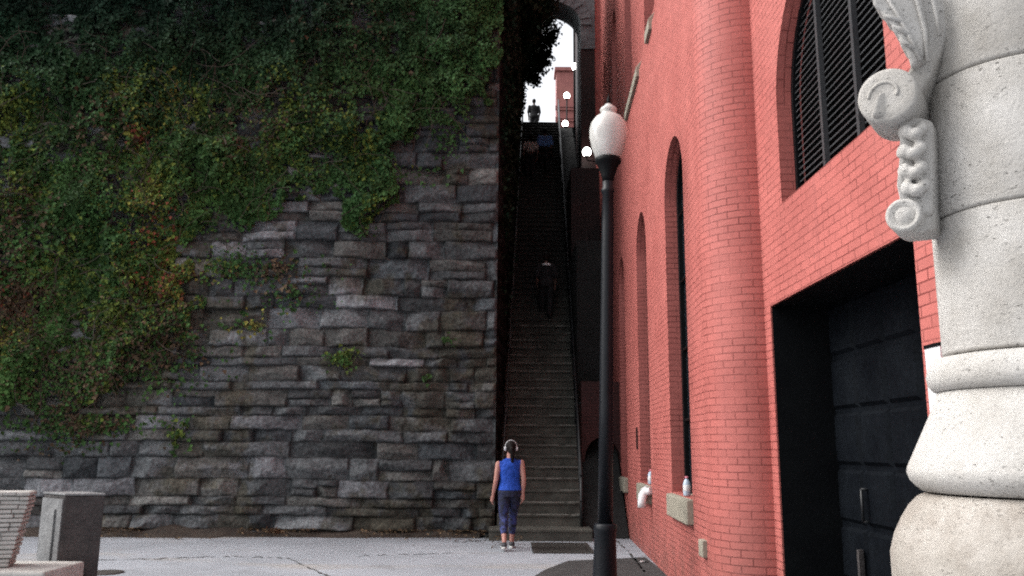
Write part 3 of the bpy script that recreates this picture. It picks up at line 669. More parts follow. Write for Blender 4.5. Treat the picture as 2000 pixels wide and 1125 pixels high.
# ---------------------------------------------------------------- ivy
def leaves(pos, nor, size, col, rnd=.6, drop=.5):
    n = len(pos); nor = nor+rng.normal(0, rnd, (n, 3)); nor /= np.linalg.norm(nor, axis=1)[:, None]
    dn = np.array([0, 0, -1.0])+rng.normal(0, drop, (n, 3)); t = dn-nor*(dn*nor).sum(1)[:, None]; t /= np.linalg.norm(t, axis=1)[:, None]+1e-9
    b = np.cross(nor, t); s = size[:, None]; f = rng.uniform(.05, .35, (n, 1))*s
    base = pos-t*s*.5; tip = pos+t*s*.62
    l1 = pos-t*s*.22+b*s*.50+nor*f; r1 = pos-t*s*.22-b*s*.50+nor*f
    l2 = pos+t*s*.18+b*s*.26+nor*f*.5; r2 = pos+t*s*.18-b*s*.26+nor*f*.5
    V = np.stack([base, l1, l2, tip, r2, r1], 1).reshape(-1, 3); i = np.arange(n)[:, None]*6
    Fq = np.vstack([i+np.array([[0, 3, 2, 1]]), i+np.array([[0, 5, 4, 3]])])
    return V, Fq, np.repeat(col, 6, 0)
def px2w(px, py): p = at(px, py, YW-.15); return p.x, p.z
POLY = np.array([px2w(*p) for p in ((-300, 800), (0, 800), (120, 812), (240, 775), (320, 715), (395, 660), (385, 560), (362, 490), (440, 428), (560, 402), (625, 345), (655, 350), (700, 432), (735, 412), (785, 375), (775, 300), (800, 255), (880, 245), (960, 185), (990, 120), (990, -200), (-300, -260))])
def inside(x, z):
    c = np.zeros(x.shape, bool); n = len(POLY); j = n-1
    for i in range(n):
        xi, zi = POLY[i]; xj, zj = POLY[j]
        c ^= ((zi > z) != (zj > z)) & (x < (xj-xi)*(z-zi)/(zj-zi+1e-12)+xi); j = i
    return c
n = 330000
x = rng.uniform(WALL_L+.5, XC+.12, n); z = rng.uniform(.6, 12.6, n)
wx = x+.9*(fbm(x, z, .9, 31)-.5)+.35*(vn(x, z, 4, 33)-.5); wz = z+.9*(fbm(x, z, .9, 35)-.5)+.35*(vn(x, z, 4, 37)-.5)
ins = inside(wx, wz)
cl = fbm(x, z, 1.9, 41, 3); cl2 = vn(x, z, 5.5, 43)
dens = np.clip((cl*.55+cl2*.45-.29)*5.0, 0.08, 1); ok = ins & (rng.random(n) < dens)
# thin spots where stone shows
for px, py, rr, k in ((500, 235, .5, .6), (640, 225, .45, .6), (690, 200, .4, .4), (120, 300, .25, .8), (640, 330, .5, .6), (60, 450, .5, .5), (110, 480, .4, .6), (430, 460, .5, .7), (300, 640, .5, .5), (350, 690, .5, .7), (150, 760, .8, .5), (20, 700, .4, .4), (265, 460, .4, .5), (930, 230, .5, .7), (840, 120, .3, .3)):
    cx, cz = px2w(px, py); ok &= ~((((x-cx)**2+((z-cz)*1.3)**2) < rr*rr*(.5+vn(x, z, 4, 47))) & (rng.random(n) < k))
# stray leaves beyond the edge
for px, py, sx, sz, m_ in ((480, 640, .25, .15, 60), (665, 700, .13, .1, 90), (880, 665, .12, .05, 25), (505, 520, .5, .12, 260), (560, 575, .4, .2, 160), (345, 850, .12, .2, 90), (150, 830, .6, .12, 700), (300, 700, .6, .3, 900), (440, 520, .3, .2, 250), (880, 270, .2, .25, 120), (830, 740, .05, .05, 10), (120, 870, .5, .1, 120), (700, 440, .12, .12, 160), (700, 340, .6, .15, 500)):
    cx, cz = px2w(px, py); i = rng.choice(n, m_, replace=False); x[i] = cx+rng.normal(0, sx, m_); z[i] = cz+rng.normal(0, sz, m_); ok[i] = True
ok &= (x < XC+.05) & (x > WALL_L) & (z > .15)
x, z = x[ok], z[ok]; n = len(x)
bulge = .03+.60*np.clip(fbm(x, z, 1.3, 51, 3)-.32, 0, 1)*1.6+.17*vn(x, z, 4, 53)
inn_ = inside(x, z)
dep = np.where(inn_, bulge*rng.uniform(.25, 1, n)**.6, .05+rng.uniform(0, .05, n))+.05
pos = np.stack([x, YW-dep, z], 1)
tl = fbm(x, z, .7, 61, 3)[:, None]; t2 = vn(x, z, 2.6, 63)[:, None]
green = np.array([.019, .068, .021]); green2 = np.array([.056, .130, .028]); blue = np.array([.007, .026, .015])
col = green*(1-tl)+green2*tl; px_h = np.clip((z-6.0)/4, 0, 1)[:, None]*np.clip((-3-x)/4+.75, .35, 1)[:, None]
col = col*(1-px_h)+blue*px_h; col *= (.6+.8*t2)  # higher ivy turns darker: shade from above put into the leaf colour
def blob(px, py, rad, c, k):
    global col
    cx, cz = px2w(px, py); d = ((x-cx)**2+(z-cz)**2)/(rad*rad); wgt = np.exp(-d)*k*(.3+1.4*vn(x, z, 3.5, 71)); mk = rng.random(n) < wgt
    col[mk] = np.array(c)*rng.uniform(.55, 1.35, (mk.sum(), 1))
YG, YL, BR, RD = (.095, .140, .020), (.19, .18, .028), (.090, .060, .036), (.19, .045, .026)
for a_ in ((30, 235, .55, YG, .8), (270, 180, .45, YG, .7), (345, 200, .4, YL, .35), (270, 280, .3, YL, .4), (275, 275, .16, RD, .7), (380, 210, .4, YG, .6), (30, 390, .6, YG, .6), (290, 360, .6, YG, .8), (330, 520, .7, YG, .75), (345, 570, .6, YL, .35), (300, 430, .5, RD, .16), (320, 540, .5, RD, .2), (290, 400, .4, YL, .3), (60, 440, .6, BR, .6), (30, 600, .7, BR, .7), (5, 680, .5, YL, .35), (0, 590, .5, RD, .15), (260, 640, .7, BR, .5), (340, 680, .7, BR, .55), (230, 600, .7, YG, .6), (120, 520, .5, YG, .4), (190, 770, .7, BR, .5), (110, 820, .7, BR, .6), (185, 780, .3, YG, .5), (540, 510, .5, BR, .6), (560, 560, .5, BR, .5), (480, 640, .4, YL, .6), (665, 700, .3, YG, .9), (560, 190, .4, YG, .45), (650, 250, .6, YG, .25), (720, 290, .5, YG, .35), (740, 420, .3, YG, .5), (210, 260, .7, BR, .3), (500, 240, .6, BR, .4), (350, 850, .2, YG, .8), (700, 60, .8, BR, .12), (560, 300, .8, YG, .3)): blob(*a_)
col *= rng.uniform(.6, 1.45, (n, 1)); col = col*.86+.14*col.mean(1, keepdims=True)*np.array([1.25, 1.05, .8])
size = rng.uniform(.035, .088, n)*(.8+.5*vn(x, z, 1.5, 81)); size[rng.random(n) < .004] *= 1.3
nor = np.tile(np.array([0, -1.0, .45]), (n, 1))
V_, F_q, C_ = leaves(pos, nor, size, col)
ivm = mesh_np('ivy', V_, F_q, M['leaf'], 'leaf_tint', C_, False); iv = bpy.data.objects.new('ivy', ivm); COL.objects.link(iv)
tag(iv, 'dense dark green ivy with yellow and red patches spreading over the stone wall', 'ivy', kind='stuff')
# dry stems
sm_ = MB()
for k in range(420):
    while True:
        px, py = random.uniform(0, 900), random.uniform(60, 830); X, Z = px2w(px, py)
        if inside(np.array([X]), np.array([Z]))[0]: break
    y = YW-.16-random.random()*.2; pts = [Vector((X, y, Z))]; d = Vector((random.uniform(-.5, .5), random.uniform(-.1, .02), random.uniform(-.7, .5))).normalized()
    for j in range(random.randint(4, 13)): d = (d+Vector((random.gauss(0, .3), random.gauss(0, .06), random.gauss(-.08, .25)))).normalized(); pts.append(pts[-1]+d*.10)
    sm_.tube(pts, random.uniform(.003, .008), 3, False)
so_ = sm_.build('stems', surf('dry_stem', (.06, .045, .034), (.03, .024, .018), 5, .9), iv, merge=False)
# ivy on the return wall and hanging over it
n = 26000; yy = rng.uniform(YW, Y_TOP+.4, n); zt2 = 12.6+(yy-YW)*.16; zz_ = zt2-rng.exponential(2.6, n)
zst = (yy-YW+.3)/RUN*RISE; okk = (zz_ > zst+3.6) & (fbm(yy, zz_, 1.2, 91) > .36); yy, zz_ = yy[okk], zz_[okk]; n = len(yy)
xx = XC+SD*(yy-YW)+.05+.22*rng.random(n)*(.3+vn(yy, zz_, 2, 93)*1.2)
col2 = np.array([.004, .012, .005])*rng.uniform(.5, 1.4, (n, 1))
A1 = leaves(np.stack([xx, yy, zz_], 1), np.tile(np.array([1., -.2, .3]), (n, 1)), rng.uniform(.07, .12, n), col2)
m2 = mesh_np('hanging_ivy', A1[0], A1[1], M['leaf'], 'leaf_tint', A1[2], False); o2 = bpy.data.objects.new('hanging_ivy', m2); COL.objects.link(o2)
tag(o2, 'dark ivy hanging down the side of the wall above the steps', 'ivy', kind='stuff')
# tree leaning over the upper steps
def tree(base, top, blobs, nleaf, label, ls=(.09, .17), seed=1):
    t = empty('leaning_tree', base, label, 'tree'); B = Vector(base)
    tk = MB(); mid = (Vector(base)+Vector(top))/2+Vector((-.2, 0, .3)); pts = [Vector(base), Vector(base).lerp(mid, .5)+Vector((.06, 0, 0)), mid, mid.lerp(Vector(top), .5), Vector(top)]
    tk.tube(pts, [.17, .14, .11, .07, .03], 8)
    for (cx, cy, cz, rx, ry, rz) in blobs:
        c = Vector((cx, cy, cz)); s0 = pts[2].lerp(pts[4], random.random()); mm_ = s0.lerp(c, .5)+Vector((random.gauss(0, .1), random.gauss(0, .1), .15)); tk.tube([s0, mm_, c], [.05, .03, .012], 6)
        for _ in range(4):
            tk.tube([c, c+Vector((random.gauss(0, rx*.6), random.gauss(0, ry*.6), random.gauss(0, rz*.6)))], [.012, .004], 4)
    keep(tk.build('trunk', M['bark'], merge=False), t)
    vol = np.array([b_[3]*b_[4]*b_[5] for b_ in blobs]); idx = rng.choice(len(blobs), nleaf, p=vol/vol.sum()); bl = np.array(blobs)[idx]
    d = rng.normal(0, 1, (nleaf, 3)); d /= np.linalg.norm(d, axis=1)[:, None]; r = rng.random(nleaf)[:, None]**.45*(1+.25*rng.normal(0, 1, (nleaf, 1)))
    ps = bl[:, :3]+d*r*bl[:, 3:]
    kp = vn(ps[:, 0]+ps[:, 1]*.7, ps[:, 2], 3.1, 95) > .30; ps, d = ps[kp], d[kp]; n = len(ps)
    cc = np.array([.006, .016, .007])*rng.uniform(.5, 1.6, (n, 1)); a_ = leaves(ps, d+np.array([0, 0, .4]), rng.uniform(*ls, n), cc, .8, .8)
    cm = mesh_np('crown', a_[0], a_[1], M['leaf'], 'leaf_tint', a_[2], False); co_ = bpy.data.objects.new('crown', cm); COL.objects.link(co_); keep(co_, t)
    return t
def W(px, py, Y): p = at(px, py, Y); return p.x, p.y, p.z
bl = []
for px, py, Y, r in ((1040, 15, 21, .5), (1062, 30, 22.5, .32), (1072, 5, 22, .3), (1020, 60, 22, .5), (1020, 10, 20, .5), (1010, 120, 22.5, .3), (1045, 20, 27, .75), (1068, 45, 27, .40), (1078, 22, 27, .24), (1020, 70, 27, .7), (1062, 80, 27.5, .42), (1035, 110, 28, .55), (1055, 125, 28.5, .38), (1020, 145, 28.5, .42), (1045, 155, 29, .26), (1008, 180, 29, .35), (1012, 215, 30, .22), (1050, -20, 26, .9), (1000, 20, 26, .9), (985, 100, 26, .8), (1000, 140, 27, .5), (1015, 238, 31, .14), (1082, 70, 27.3, .25), (1086, 40, 27.3, .25), (1065, 112, 28, .3), (1040, 140, 28.5, .33), (1010, -60, 20, .9), (1040, -90, 21, .9), (1060, -60, 25, .9), (1035, -130, 19, .9)):  # includes unseen foliage added above the view to block sky over the steps
    p = W(px, py, Y); bl.append((*p, r, r*1.5, r))
tree((XC+SD*9-.5, 27.3, 14.2), (XC+.9, 27.2, 17.5), bl, 34000, 'dark leafy tree leaning over the upper steps against the sky')
# tufts growing from the wall joints
for px, py, lab, s in ((668, 705, 'bright green grass tuft rooted mid-height in the bare stone wall', .30), (495, 640, 'yellowish weed tuft at the left of the bare stones', .22), (885, 665, 'small green weed in a joint near the right end of the wall', .16), (540, 1040, 'dry rust-brown twigs at the foot of the wall', .16)):
    p = at(px, py, YW-.07); q = MB(); t = None
    for k in range(70):
        a_ = random.uniform(-1.3, 1.3); l = s*random.uniform(.5, 1); d = Vector((math.sin(a_), -random.uniform(.2, .8), math.cos(a_)*.9)).normalized(); b0 = p+Vector((random.gauss(0, s*.35), 0, random.gauss(0, s*.12)))
        b0.z = max(b0.z, .02)
        m1 = b0+d*l*.55; e1 = b0+d*l+Vector((0, -.02, -l*.45)); wv = Vector((.007, 0, .002)); e1.z = max(e1.z, .01)
        q.face([b0-wv, b0+wv, m1+wv, m1-wv]); q.face([m1-wv, m1+wv, e1])
    cc = {668: ((.10, .15, .03), (.05, .09, .02)), 495: ((.2, .19, .05), (.1, .1, .03)), 885: ((.08, .12, .03), (.05, .08, .02)), 540: ((.22, .1, .05), (.12, .06, .03))}[px]
    tag(q.build('weed_tuft', surf('tuft_leaf', *cc, 9, .7), merge=False), lab, 'weed', 'weeds rooted in the stone wall')
# ---------------------------------------------------------------- street lamp
base = at(1181, 1022, 9.1); top = at(1189, 200, 9.1)
lx, ly = base.x-.01, 9.1
lamp = empty('street_lamp', (lx, ly, 0), 'dark post street lamp with milky acorn globe in front of the brick building', 'street lamp')
Hn = at(1187, 312, 9.1).z                   # underside of the globe
zb_ = base.z
q = MB(); q.lathe([(.17, 0), (.17, .08), (.14, .12), (.125, .3), (.118, .5), (.112, zb_-.10), (.120, zb_-.07), (.120, zb_-.02), (.100, zb_)], n=24); q.build('base', M['post'], lamp)
q = MB(); q.lathe([(.078, zb_-.02), (.074, zb_+1.2), (.066, Hn-.75), (.062, Hn-.4), (.075, Hn-.385), (.075, Hn-.35), (.062, Hn-.335), (.064, Hn-.25)], n=24)
q.build('post', M['post'], lamp)
q = MB(); q.lathe([(.064, Hn-.26), (.07, Hn-.2), (.105, Hn-.10), (.13, Hn-.05), (.145, Hn-.03), (.145, Hn+.01), (.12, Hn+.02)], n=24); q.build('collar', M['black'], lamp)
gh = top.z-Hn; q = MB()
q.lathe([(.11, Hn+.0), (.145, Hn+.03), (.185, Hn+gh*.20), (.212, Hn+gh*.38), (.216, Hn+gh*.5), (.200, Hn+gh*.62), (.150, Hn+gh*.73), (.095, Hn+gh*.785), (.078, Hn+gh*.81), (.092, Hn+gh*.84), (.098, Hn+gh*.87), (.085, Hn+gh*.90), (.05, Hn+gh*.93), (.045, Hn+gh*.955), (.0001, Hn+gh)], n=36)
q.build('globe', M['globe'], lamp)
q = MB(); q.lathe([(.035, Hn+gh*.985), (.018, Hn+gh*1.02), (.025, Hn+gh*1.05), (.010, Hn+gh*1.09), (.0001, Hn+gh*1.16)], n=12); q.build('finial', M['black'], lamp)
lamp.rotation_euler.y = R(1.2)
# a second post stub (parking bracket on the post)
q = MB(); q.box((-.05, -.16, Hn-2.0), (.05, -.06, Hn-1.93));
# ---------------------------------------------------------------- granite column
CY = 2.6; CXp = at(2046, 700, CY).x
def pr(px, py):
    r = ray(px, py); k = math.hypot(r.x, r.y)   # silhouette of a round body: closest approach of the ray to the axis
    d = (CXp*r.y-CY*r.x)/k; tt = (CXp*r.x+CY*r.y)/k; return abs(d), CZ+r.z/k*tt
colm = empty('granite_column', (CXp, CY, 0), 'pale pitted granite column with carved scroll, close at the right edge', 'column')
shaft_r = pr(1828, 560)[0]
g1 = pr(1833, 700)[1]; g2 = pr(1822, 446)[1]; g3 = pr(1815, 200)[1]
tz = [pr(1822, 706), pr(1811, 722), pr(1808, 740), pr(1812, 756), pr(1822, 766)]
fl = [pr(1829, 770), pr(1815, 810), pr(1790, 868), pr(1771, 912), pr(1770, 922), pr(1776, 936), pr(1788, 948), pr(1800, 957)]
bu = [pr(1806, 962), pr(1792, 968), pr(1775, 985), pr(1760, 1010), pr(1746, 1040), pr(1739, 1075), pr(1741, 1120)]
def shaft(za, zb2):
    q = MB(); e = .006
    q.lathe([(shaft_r-e*2, za), (shaft_r-.002, za+e), (shaft_r, za+e*2), (shaft_r, (za+zb2)/2), (shaft_r, zb2-e*2), (shaft_r-.002, zb2-e), (shaft_r-e*2, zb2)], n=96); o = q.build('drum', M['granite'], colm); o.location = (0, 0, 0); return o
for za, zb2 in ((g1, g2), (g2, g3), (g3, g3+.55)): shaft(za, zb2)
q = MB(); q.lathe([(shaft_r-.012, g1-.002)]+[(a_, b_) for a_, b_ in [(shaft_r+.002, g1-.006)]+tz]+[(tz[-1][0]-.012, tz[-1][1]-.004)], n=96); q.build('torus_moulding', M['granite'], colm)
q = MB(); q.lathe([(fl[0][0]-.02, fl[0][1]+.006)]+fl+[(fl[-1][0]-.03, fl[-1][1]-.004)], n=96); q.build('flared_base', M['granite'], colm)
bz = bu[-1][1]; mx = bu[-2][0]
q = MB(); q.lathe([(bu[0][0]-.03, bu[0][1])]+bu+[(mx-.01, bz-.15), (mx-.05, bz-.28), (mx-.06, bz-.30), (mx+.02, bz-.34), (mx+.02, .25), (mx+.06, .2), (mx+.06, 0)], n=96)
bo = q.build('bulging_pedestal', M['oldgranite'], colm)
# weathered, slightly uneven pedestal surface
for v in bo.data.vertices:
    a_ = math.atan2(v.co.y, v.co.x); k = .016*(float(fbm(a_*2.2+5, v.co.z*5, 1.3, 7, 3))-.5)*2; v.co.x *= 1+k; v.co.y *= 1+k
# the scroll bracket: local frame, h to the left of the shaft, extruded in depth
def L3(px, py, Y): return Vector(at(px, py, Y))-Vector((CXp, CY, 0))
BY = CY-.10; EX = Vector((.120, .17, 0))      # front plane depth and extrusion
def slab(name, pix, Y=BY, ext=EX, bev=.012, mat='granite', subdiv=False):
    q = MB(); A = [L3(x_, y_, Y) for x_, y_ in pix]; B_ = [p+ext for p in A]
    q.face(A[::-1]); q.face(B_)
    for i in range(len(A)): q.face([A[i], A[(i+1) % len(A)], B_[(i+1) % len(A)], B_[i]])
    o = q.build(name, M[mat], colm, bevel=bev)
    bm = bmesh.new(); bm.from_mesh(o.data); bmesh.ops.recalc_face_normals(bm, faces=bm.faces); bm.to_mesh(o.data); bm.free(); return o
band_out = [(1700, 228), (1735, 226), (1765, 212), (1792, 186), (1815, 152), (1836, 108), (1852, 60), (1872, 10), (1900, -60), (1930, -140)]
band_in = [(1750, -140), (1728, -60), (1735, 0), (1756, 50), (1772, 95), (1780, 128), (1762, 150), (1740, 168), (1712, 180)]
slab('scroll_band', band_out+band_in)
c = L3(1733, 186, BY); rr = .088; 
q = MB(); rr = .090; n = 40; rows = []
dirv = EX.normalized()
a1 = Vector((0, 0, 1)); b1_ = dirv.cross(a1).normalized()
for (r_, d_) in ((.0001, -.003), (.05, -.004), (rr-.012, -.004), (rr-.004, -.001), (rr, .006), (rr, .17), (rr-.01, .18), (.0001, .18)):
    rows.append([tuple(c+dirv*d_*(.208/.18)+a1*r_*math.cos(2*math.pi*k/n)+b1_*r_*math.sin(2*math.pi*k/n)) for k in range(n)])
q.grid(rows); o = q.build('volute', M['granite'], colm)
# spiral fillet on the volute face
q = MB(); pts = []
for k in range(60):
    t = k/59; an = 4.7+t*2*math.pi*.55; r_ = rr*(.62-t*.32); pts.append(c+dirv*-.004+a1*r_*math.cos(an)+b1_*r_*math.sin(an))
q.tube(pts, .006, 6); q.build('spiral_fillet', M['granite'], colm)
# acanthus leaf above the scroll
def lump(name, items, rem=.008):
    q = MB()
    for (px, py, Y, r3) in items: q.ball(L3(px, py, Y), r3, 16, 10)
    return q.build(name, M['granite'], colm, remesh=rem)
slab('acanthus_leaf', [(1690, -50), (1700, -12), (1706, 12), (1722, 22), (1724, 36), (1740, 42), (1742, 60), (1756, 68), (1757, 90), (1770, 98), (1779, 134), (1806, 112), (1812, 60), (1800, 0), (1790, -60)], BY-.030, EX*.5, .016)
q = MB()
for vp in (((1798, 118), (1776, 70), (1748, 20), (1722, -20)), ((1788, 96), (1768, 84), (1756, 76)), ((1778, 70), (1758, 56), (1742, 50)), ((1764, 44), (1742, 34), (1726, 30)), ((1812, 120), (1806, 60), (1790, 0), (1770, -50)), ((1836, 70), (1828, 30), (1818, -20), (1806, -60))):
    q.tube([L3(x_, y_, BY-.034 if k_ < 5 else BY-.0) for k_, (x_, y_) in enumerate(vp)], [.007]*(len(vp)-1)+[.003], 8)
q.build('leaf_ribs', M['granite'], colm)
# drooping husk ornament under the scroll
sl2 = slab('bracket_stem', [(1756, 235), (1790, 225), (1822, 235), (1824, 300), (1822, 420), (1764, 425), (1750, 360), (1756, 300)], BY+.02, EX*.8, .014)
it = []
for k, (px, py) in enumerate(((1787, 262), (1784, 300), (1786, 338), (1790, 372))):
    it += [(px, py, BY+.0, (.024, .032, .020)), (px+12, py-10, BY+.01, (.02, .03, .024)), (px-20, py-4, BY+.02, (.018, .03, .024))]
lump('husk_carving', it, .006)
c2_ = L3(1766, 421, BY+.03); rows = []
for (r_, d_) in ((.0001, -.012), (.022, -.012), (.03, -.004), (.040, -.014), (.048, -.014), (.054, -.004), (.054, .14), (.048, .15), (.0001, .15)):
    rows.append([tuple(c2_+dirv*d_+a1*r_*math.cos(2*math.pi*k/n)+b1_*r_*math.sin(2*math.pi*k/n)) for k in range(n)])
q = MB(); q.grid(rows); q.build('lower_volute', M['granite'], colm)
slab('lower_scroll', [(1758, 390), (1790, 400), (1812, 392), (1826, 400), (1828, 448), (1800, 452), (1766, 455)], BY+.035, EX*.7, .01)
# ---------------------------------------------------------------- left corner: cabinet and pale ridged stone
CYb = 7.9; A = at(72, 1110, CYb); Bp = at(118, 1110, CYb); tp = at(118, 968, CYb).z
cab = empty('stone_pedestal', (A.x, CYb, 0), 'weathered grey stone block with pale front and dark side in the left corner', 'stone block')
sidev = at(187, 1110, CYb+.0); xq = sidev.x; wq = Bp.x-A.x
# front faces left of camera; long side turned to the camera
q = MB(); p0 = Vector((Bp.x, CYb-.05, 0)); p1 = Vector((xq, CYb+.05, 0)); p2 = Vector((at(70, 1110, CYb+.22).x, CYb+.22, 0)); p3 = p1+(p2-p0)
cor = [p0, p1, p3, p2]
q.face([v+Vector((0, 0, tp)) for v in cor]); 
for i in range(4):
    a0, a1_ = cor[i], cor[(i+1) % 4]; q.face([a0, a1_, a1_+Vector((0, 0, tp)), a0+Vector((0, 0, tp))])
keep(q.build('body', M['cabinet'], bevel=.012), cab)
q = MB(); e1 = (p0-p2).normalized(); nn = Vector((e1.y, -e1.x, 0)); l = (p0-p2).length
def on(a_, z_, d_): return p2+e1*a_*l-nn*(-d_)+Vector((0, 0, z_))
for (a0, a1_, z0, z1, d0) in ((.03, .97, .12, tp-.03, .012), (.25, .72, .25, tp-.12, .028)):
    P = [on(a0, z0, d0), on(a1_, z0, d0), on(a1_, z1, d0), on(a0, z1, d0)]; Q = [on(a0, z0, 0), on(a1_, z0, 0), on(a1_, z1, 0), on(a0, z1, 0)]
    q.face(P)
    for i in range(4): q.face([Q[i], Q[(i+1) % 4], P[(i+1) % 4], P[i]])
keep(q.build('front_panel', M['cabfront']), cab)
q = MB(); lid = [v+(v-(p0+p3)/2).normalized()*.008 for v in cor]
q.face([v+Vector((0, 0, tp+.022)) for v in lid]); q.face([v+Vector((0, 0, tp+.002)) for v in lid][::-1])
for i in range(4): q.face([lid[i]+Vector((0, 0, tp+.002)), lid[(i+1) % 4]+Vector((0, 0, tp+.002)), lid[(i+1) % 4]+Vector((0, 0, tp+.022)), lid[i]+Vector((0, 0, tp+.022))])
keep(q.build('cap_stone', M['cabfront'], bevel=.006), cab)
q = MB(); Yp = 7.4
nrow = 17
for k in range(nrow):
    t0 = k/nrow; py1 = 1108-t0*148; py0 = 1108-(k+1)/nrow*148
    xr_ = lambda py: 60-(py-960)/148*42
    zA = at(20, py1, Yp).z+.004; zB = at(20, py0, Yp).z-.004; xR = at(xr_((py0+py1)/2), py1, Yp).x+random.uniform(-.006, .008); xL = xR-.42+random.uniform(-.01, .01)
    cx_ = xL
    while cx_ < xR-.02:
        w_ = min(random.uniform(.10, .24), xR-cx_); w_ = xR-cx_ if xR-cx_-w_ < .05 else w_
        j = random.uniform(-.014, .014); e_ = random.uniform(-.002, .004); q.box((cx_+.002, Yp+j, zA+e_), (cx_+w_-.002, Yp+.28+j, zB+e_)); cx_ += w_
    q.box((xL+.01, Yp+.022, zA-.004), (xR-.014, Yp+.265, zB+.004))
pv = Vector((at(60, 960, Yp).x, Yp, 0)); q.xf(Matrix.Translation(pv)@Matrix.Rotation(R(18), 4, 'Z')@Matrix.Translation(-pv))
tag(q.build('ridged_stone_block', M['pale'], bevel=.007), 'pale slanting pile of ridged stone slabs left of the grey stone block', 'stone pile')
q = MB(); z1 = at(20, 1108, Yp).z+.004; p = at(112, 1112, 7.35); q.box((at(-60, 1112, 7.35).x, 7.15, 0), (p.x-.0, 7.82, z1-.004))
tag(q.build('concrete_plinth', M['pale'], bevel=.02), 'low pale concrete plinth under the ridged stone slabs', 'plinth')
# ---------------------------------------------------------------- ground details
gp = [ground(x_, y_) for x_, y_ in ((1040, 1061), (1140, 1058), (1150, 1082), (1027, 1086))]
gr = empty('drain_grate', ((gp[0].x+gp[2].x)/2, (gp[0].y+gp[2].y)/2, 0), 'dark rectangular iron drain grate in the pavement below the steps', 'grate')
x0_, x1_ = gp[0].x-.03, gp[1].x+.03; y0_, y1_ = gp[2].y, gp[0].y
q = MB(); q.box((x0_, y0_, -.02), (x1_, y0_+.05, .016)); q.box((x0_, y1_-.05, -.02), (x1_, y1_, .016)); q.box((x0_, y0_+.052, -.02), (x0_+.05, y1_-.052, .016)); q.box((x1_-.05, y0_+.052, -.02), (x1_, y1_-.052, .016))
keep(q.build('frame', M['grate']), gr)
q = MB(); nb_ = 26
for k in range(nb_):
    xx_ = x0_+.06+(x1_-x0_-.12)*k/(nb_-1); q.box((xx_-.009, y0_+.052, .002), (xx_+.009, y1_-.052, .013))
q.face([(x0_+.05, y0_+.05, .001), (x1_-.05, y0_+.05, .001), (x1_-.05, y1_-.05, .001), (x0_+.05, y1_-.05, .001)])
keep(q.build('bars', M['grate']), gr)
q = MB(); p = ground(205, 1119); q.lathe([(.22, 0), (.22, .008), (.19, .012), (.0001, .012)], n=28)
o = q.build('manhole_cover', M['grate']); o.location = (p.x, p.y, .002); tag(o, 'round dark manhole cover at the bottom edge by the grey stone block', 'manhole cover')
for px, py, lab in ((1257, 1099, 'white scrap of paper on the asphalt near the brick wall'),):
    p = ground(px, py); q = MB(); q.face([(p.x-.06, p.y-.03, .012), (p.x+.05, p.y-.04, .03), (p.x+.06, p.y+.04, .012), (p.x-.04, p.y+.03, .022)]); q.face([(p.x+.05, p.y-.04, .03), (p.x+.08, p.y-.02, .008), (p.x+.06, p.y+.04, .012)])
    tag(q.build('paper_scrap', M['white']), lab, 'litter')
jm = surf('joint_dirt', (.05, .048, .045), (.03, .03, .028), 6, .95)
for pl_ in (((188, 1094), (300, 1092), (430, 1087), (560, 1090)), ((700, 1086), (800, 1083), (900, 1080)), ((560, 1090), (640, 1125), (700, 1160)), ((880, 1060), (940, 1056), (985, 1054)), ((1200, 1052), (1225, 1075), (1262, 1120))):
    q = MB(); P_ = []
    for (xa_, ya_), (xb_, yb_) in zip(pl_, pl_[1:]):
        for k in range(14): t_ = k/14; P_.append(ground(xa_+(xb_-xa_)*t_, ya_+(yb_-ya_)*t_+random.uniform(-1.2, 1.2)))
    for A_, B_ in zip(P_, P_[1:]):
        if random.random() < .25: continue
        d_ = (B_-A_).normalized(); nn_ = Vector((-d_.y, d_.x, 0))*random.uniform(.008, .026); q.face([(A_-nn_).to_tuple()[:2]+(.004,), (B_-nn_*.6).to_tuple()[:2]+(.004,), (B_+nn_*.6).to_tuple()[:2]+(.004,), (A_+nn_).to_tuple()[:2]+(.004,)])
    tag(q.build('pavement_joint', jm, merge=False), kind='structure')
n = 1500; x = rng.uniform(-9, .2, n); yd = rng.exponential(.2, n); z = .012+rng.random(n)*.02+np.clip(.12-yd*.25, 0, .1)
kp = vn(x, yd, 1.3, 99) > .42; x, yd, z = x[kp], yd[kp], z[kp]; n = len(x)
far_ = x > -.3; yd = np.where(far_, yd+.9, yd)
cc = np.array([.11, .075, .045])*rng.uniform(.3, 1.8, (n, 1)); a_ = leaves(np.stack([x, YW-.12-yd, z], 1), np.tile(np.array([0, 0, 1.]), (n, 1)), rng.uniform(.02, .06, n), cc, .25, 3)
fm = mesh_np('fallen_leaves', a_[0], a_[1], M['leaf'], 'leaf_tint', a_[2], False); fo_ = bpy.data.objects.new('fallen_leaves', fm); COL.objects.link(fo_); tag(fo_, 'dry brown leaf litter along the foot of the stone wall', 'leaf litter', kind='stuff')
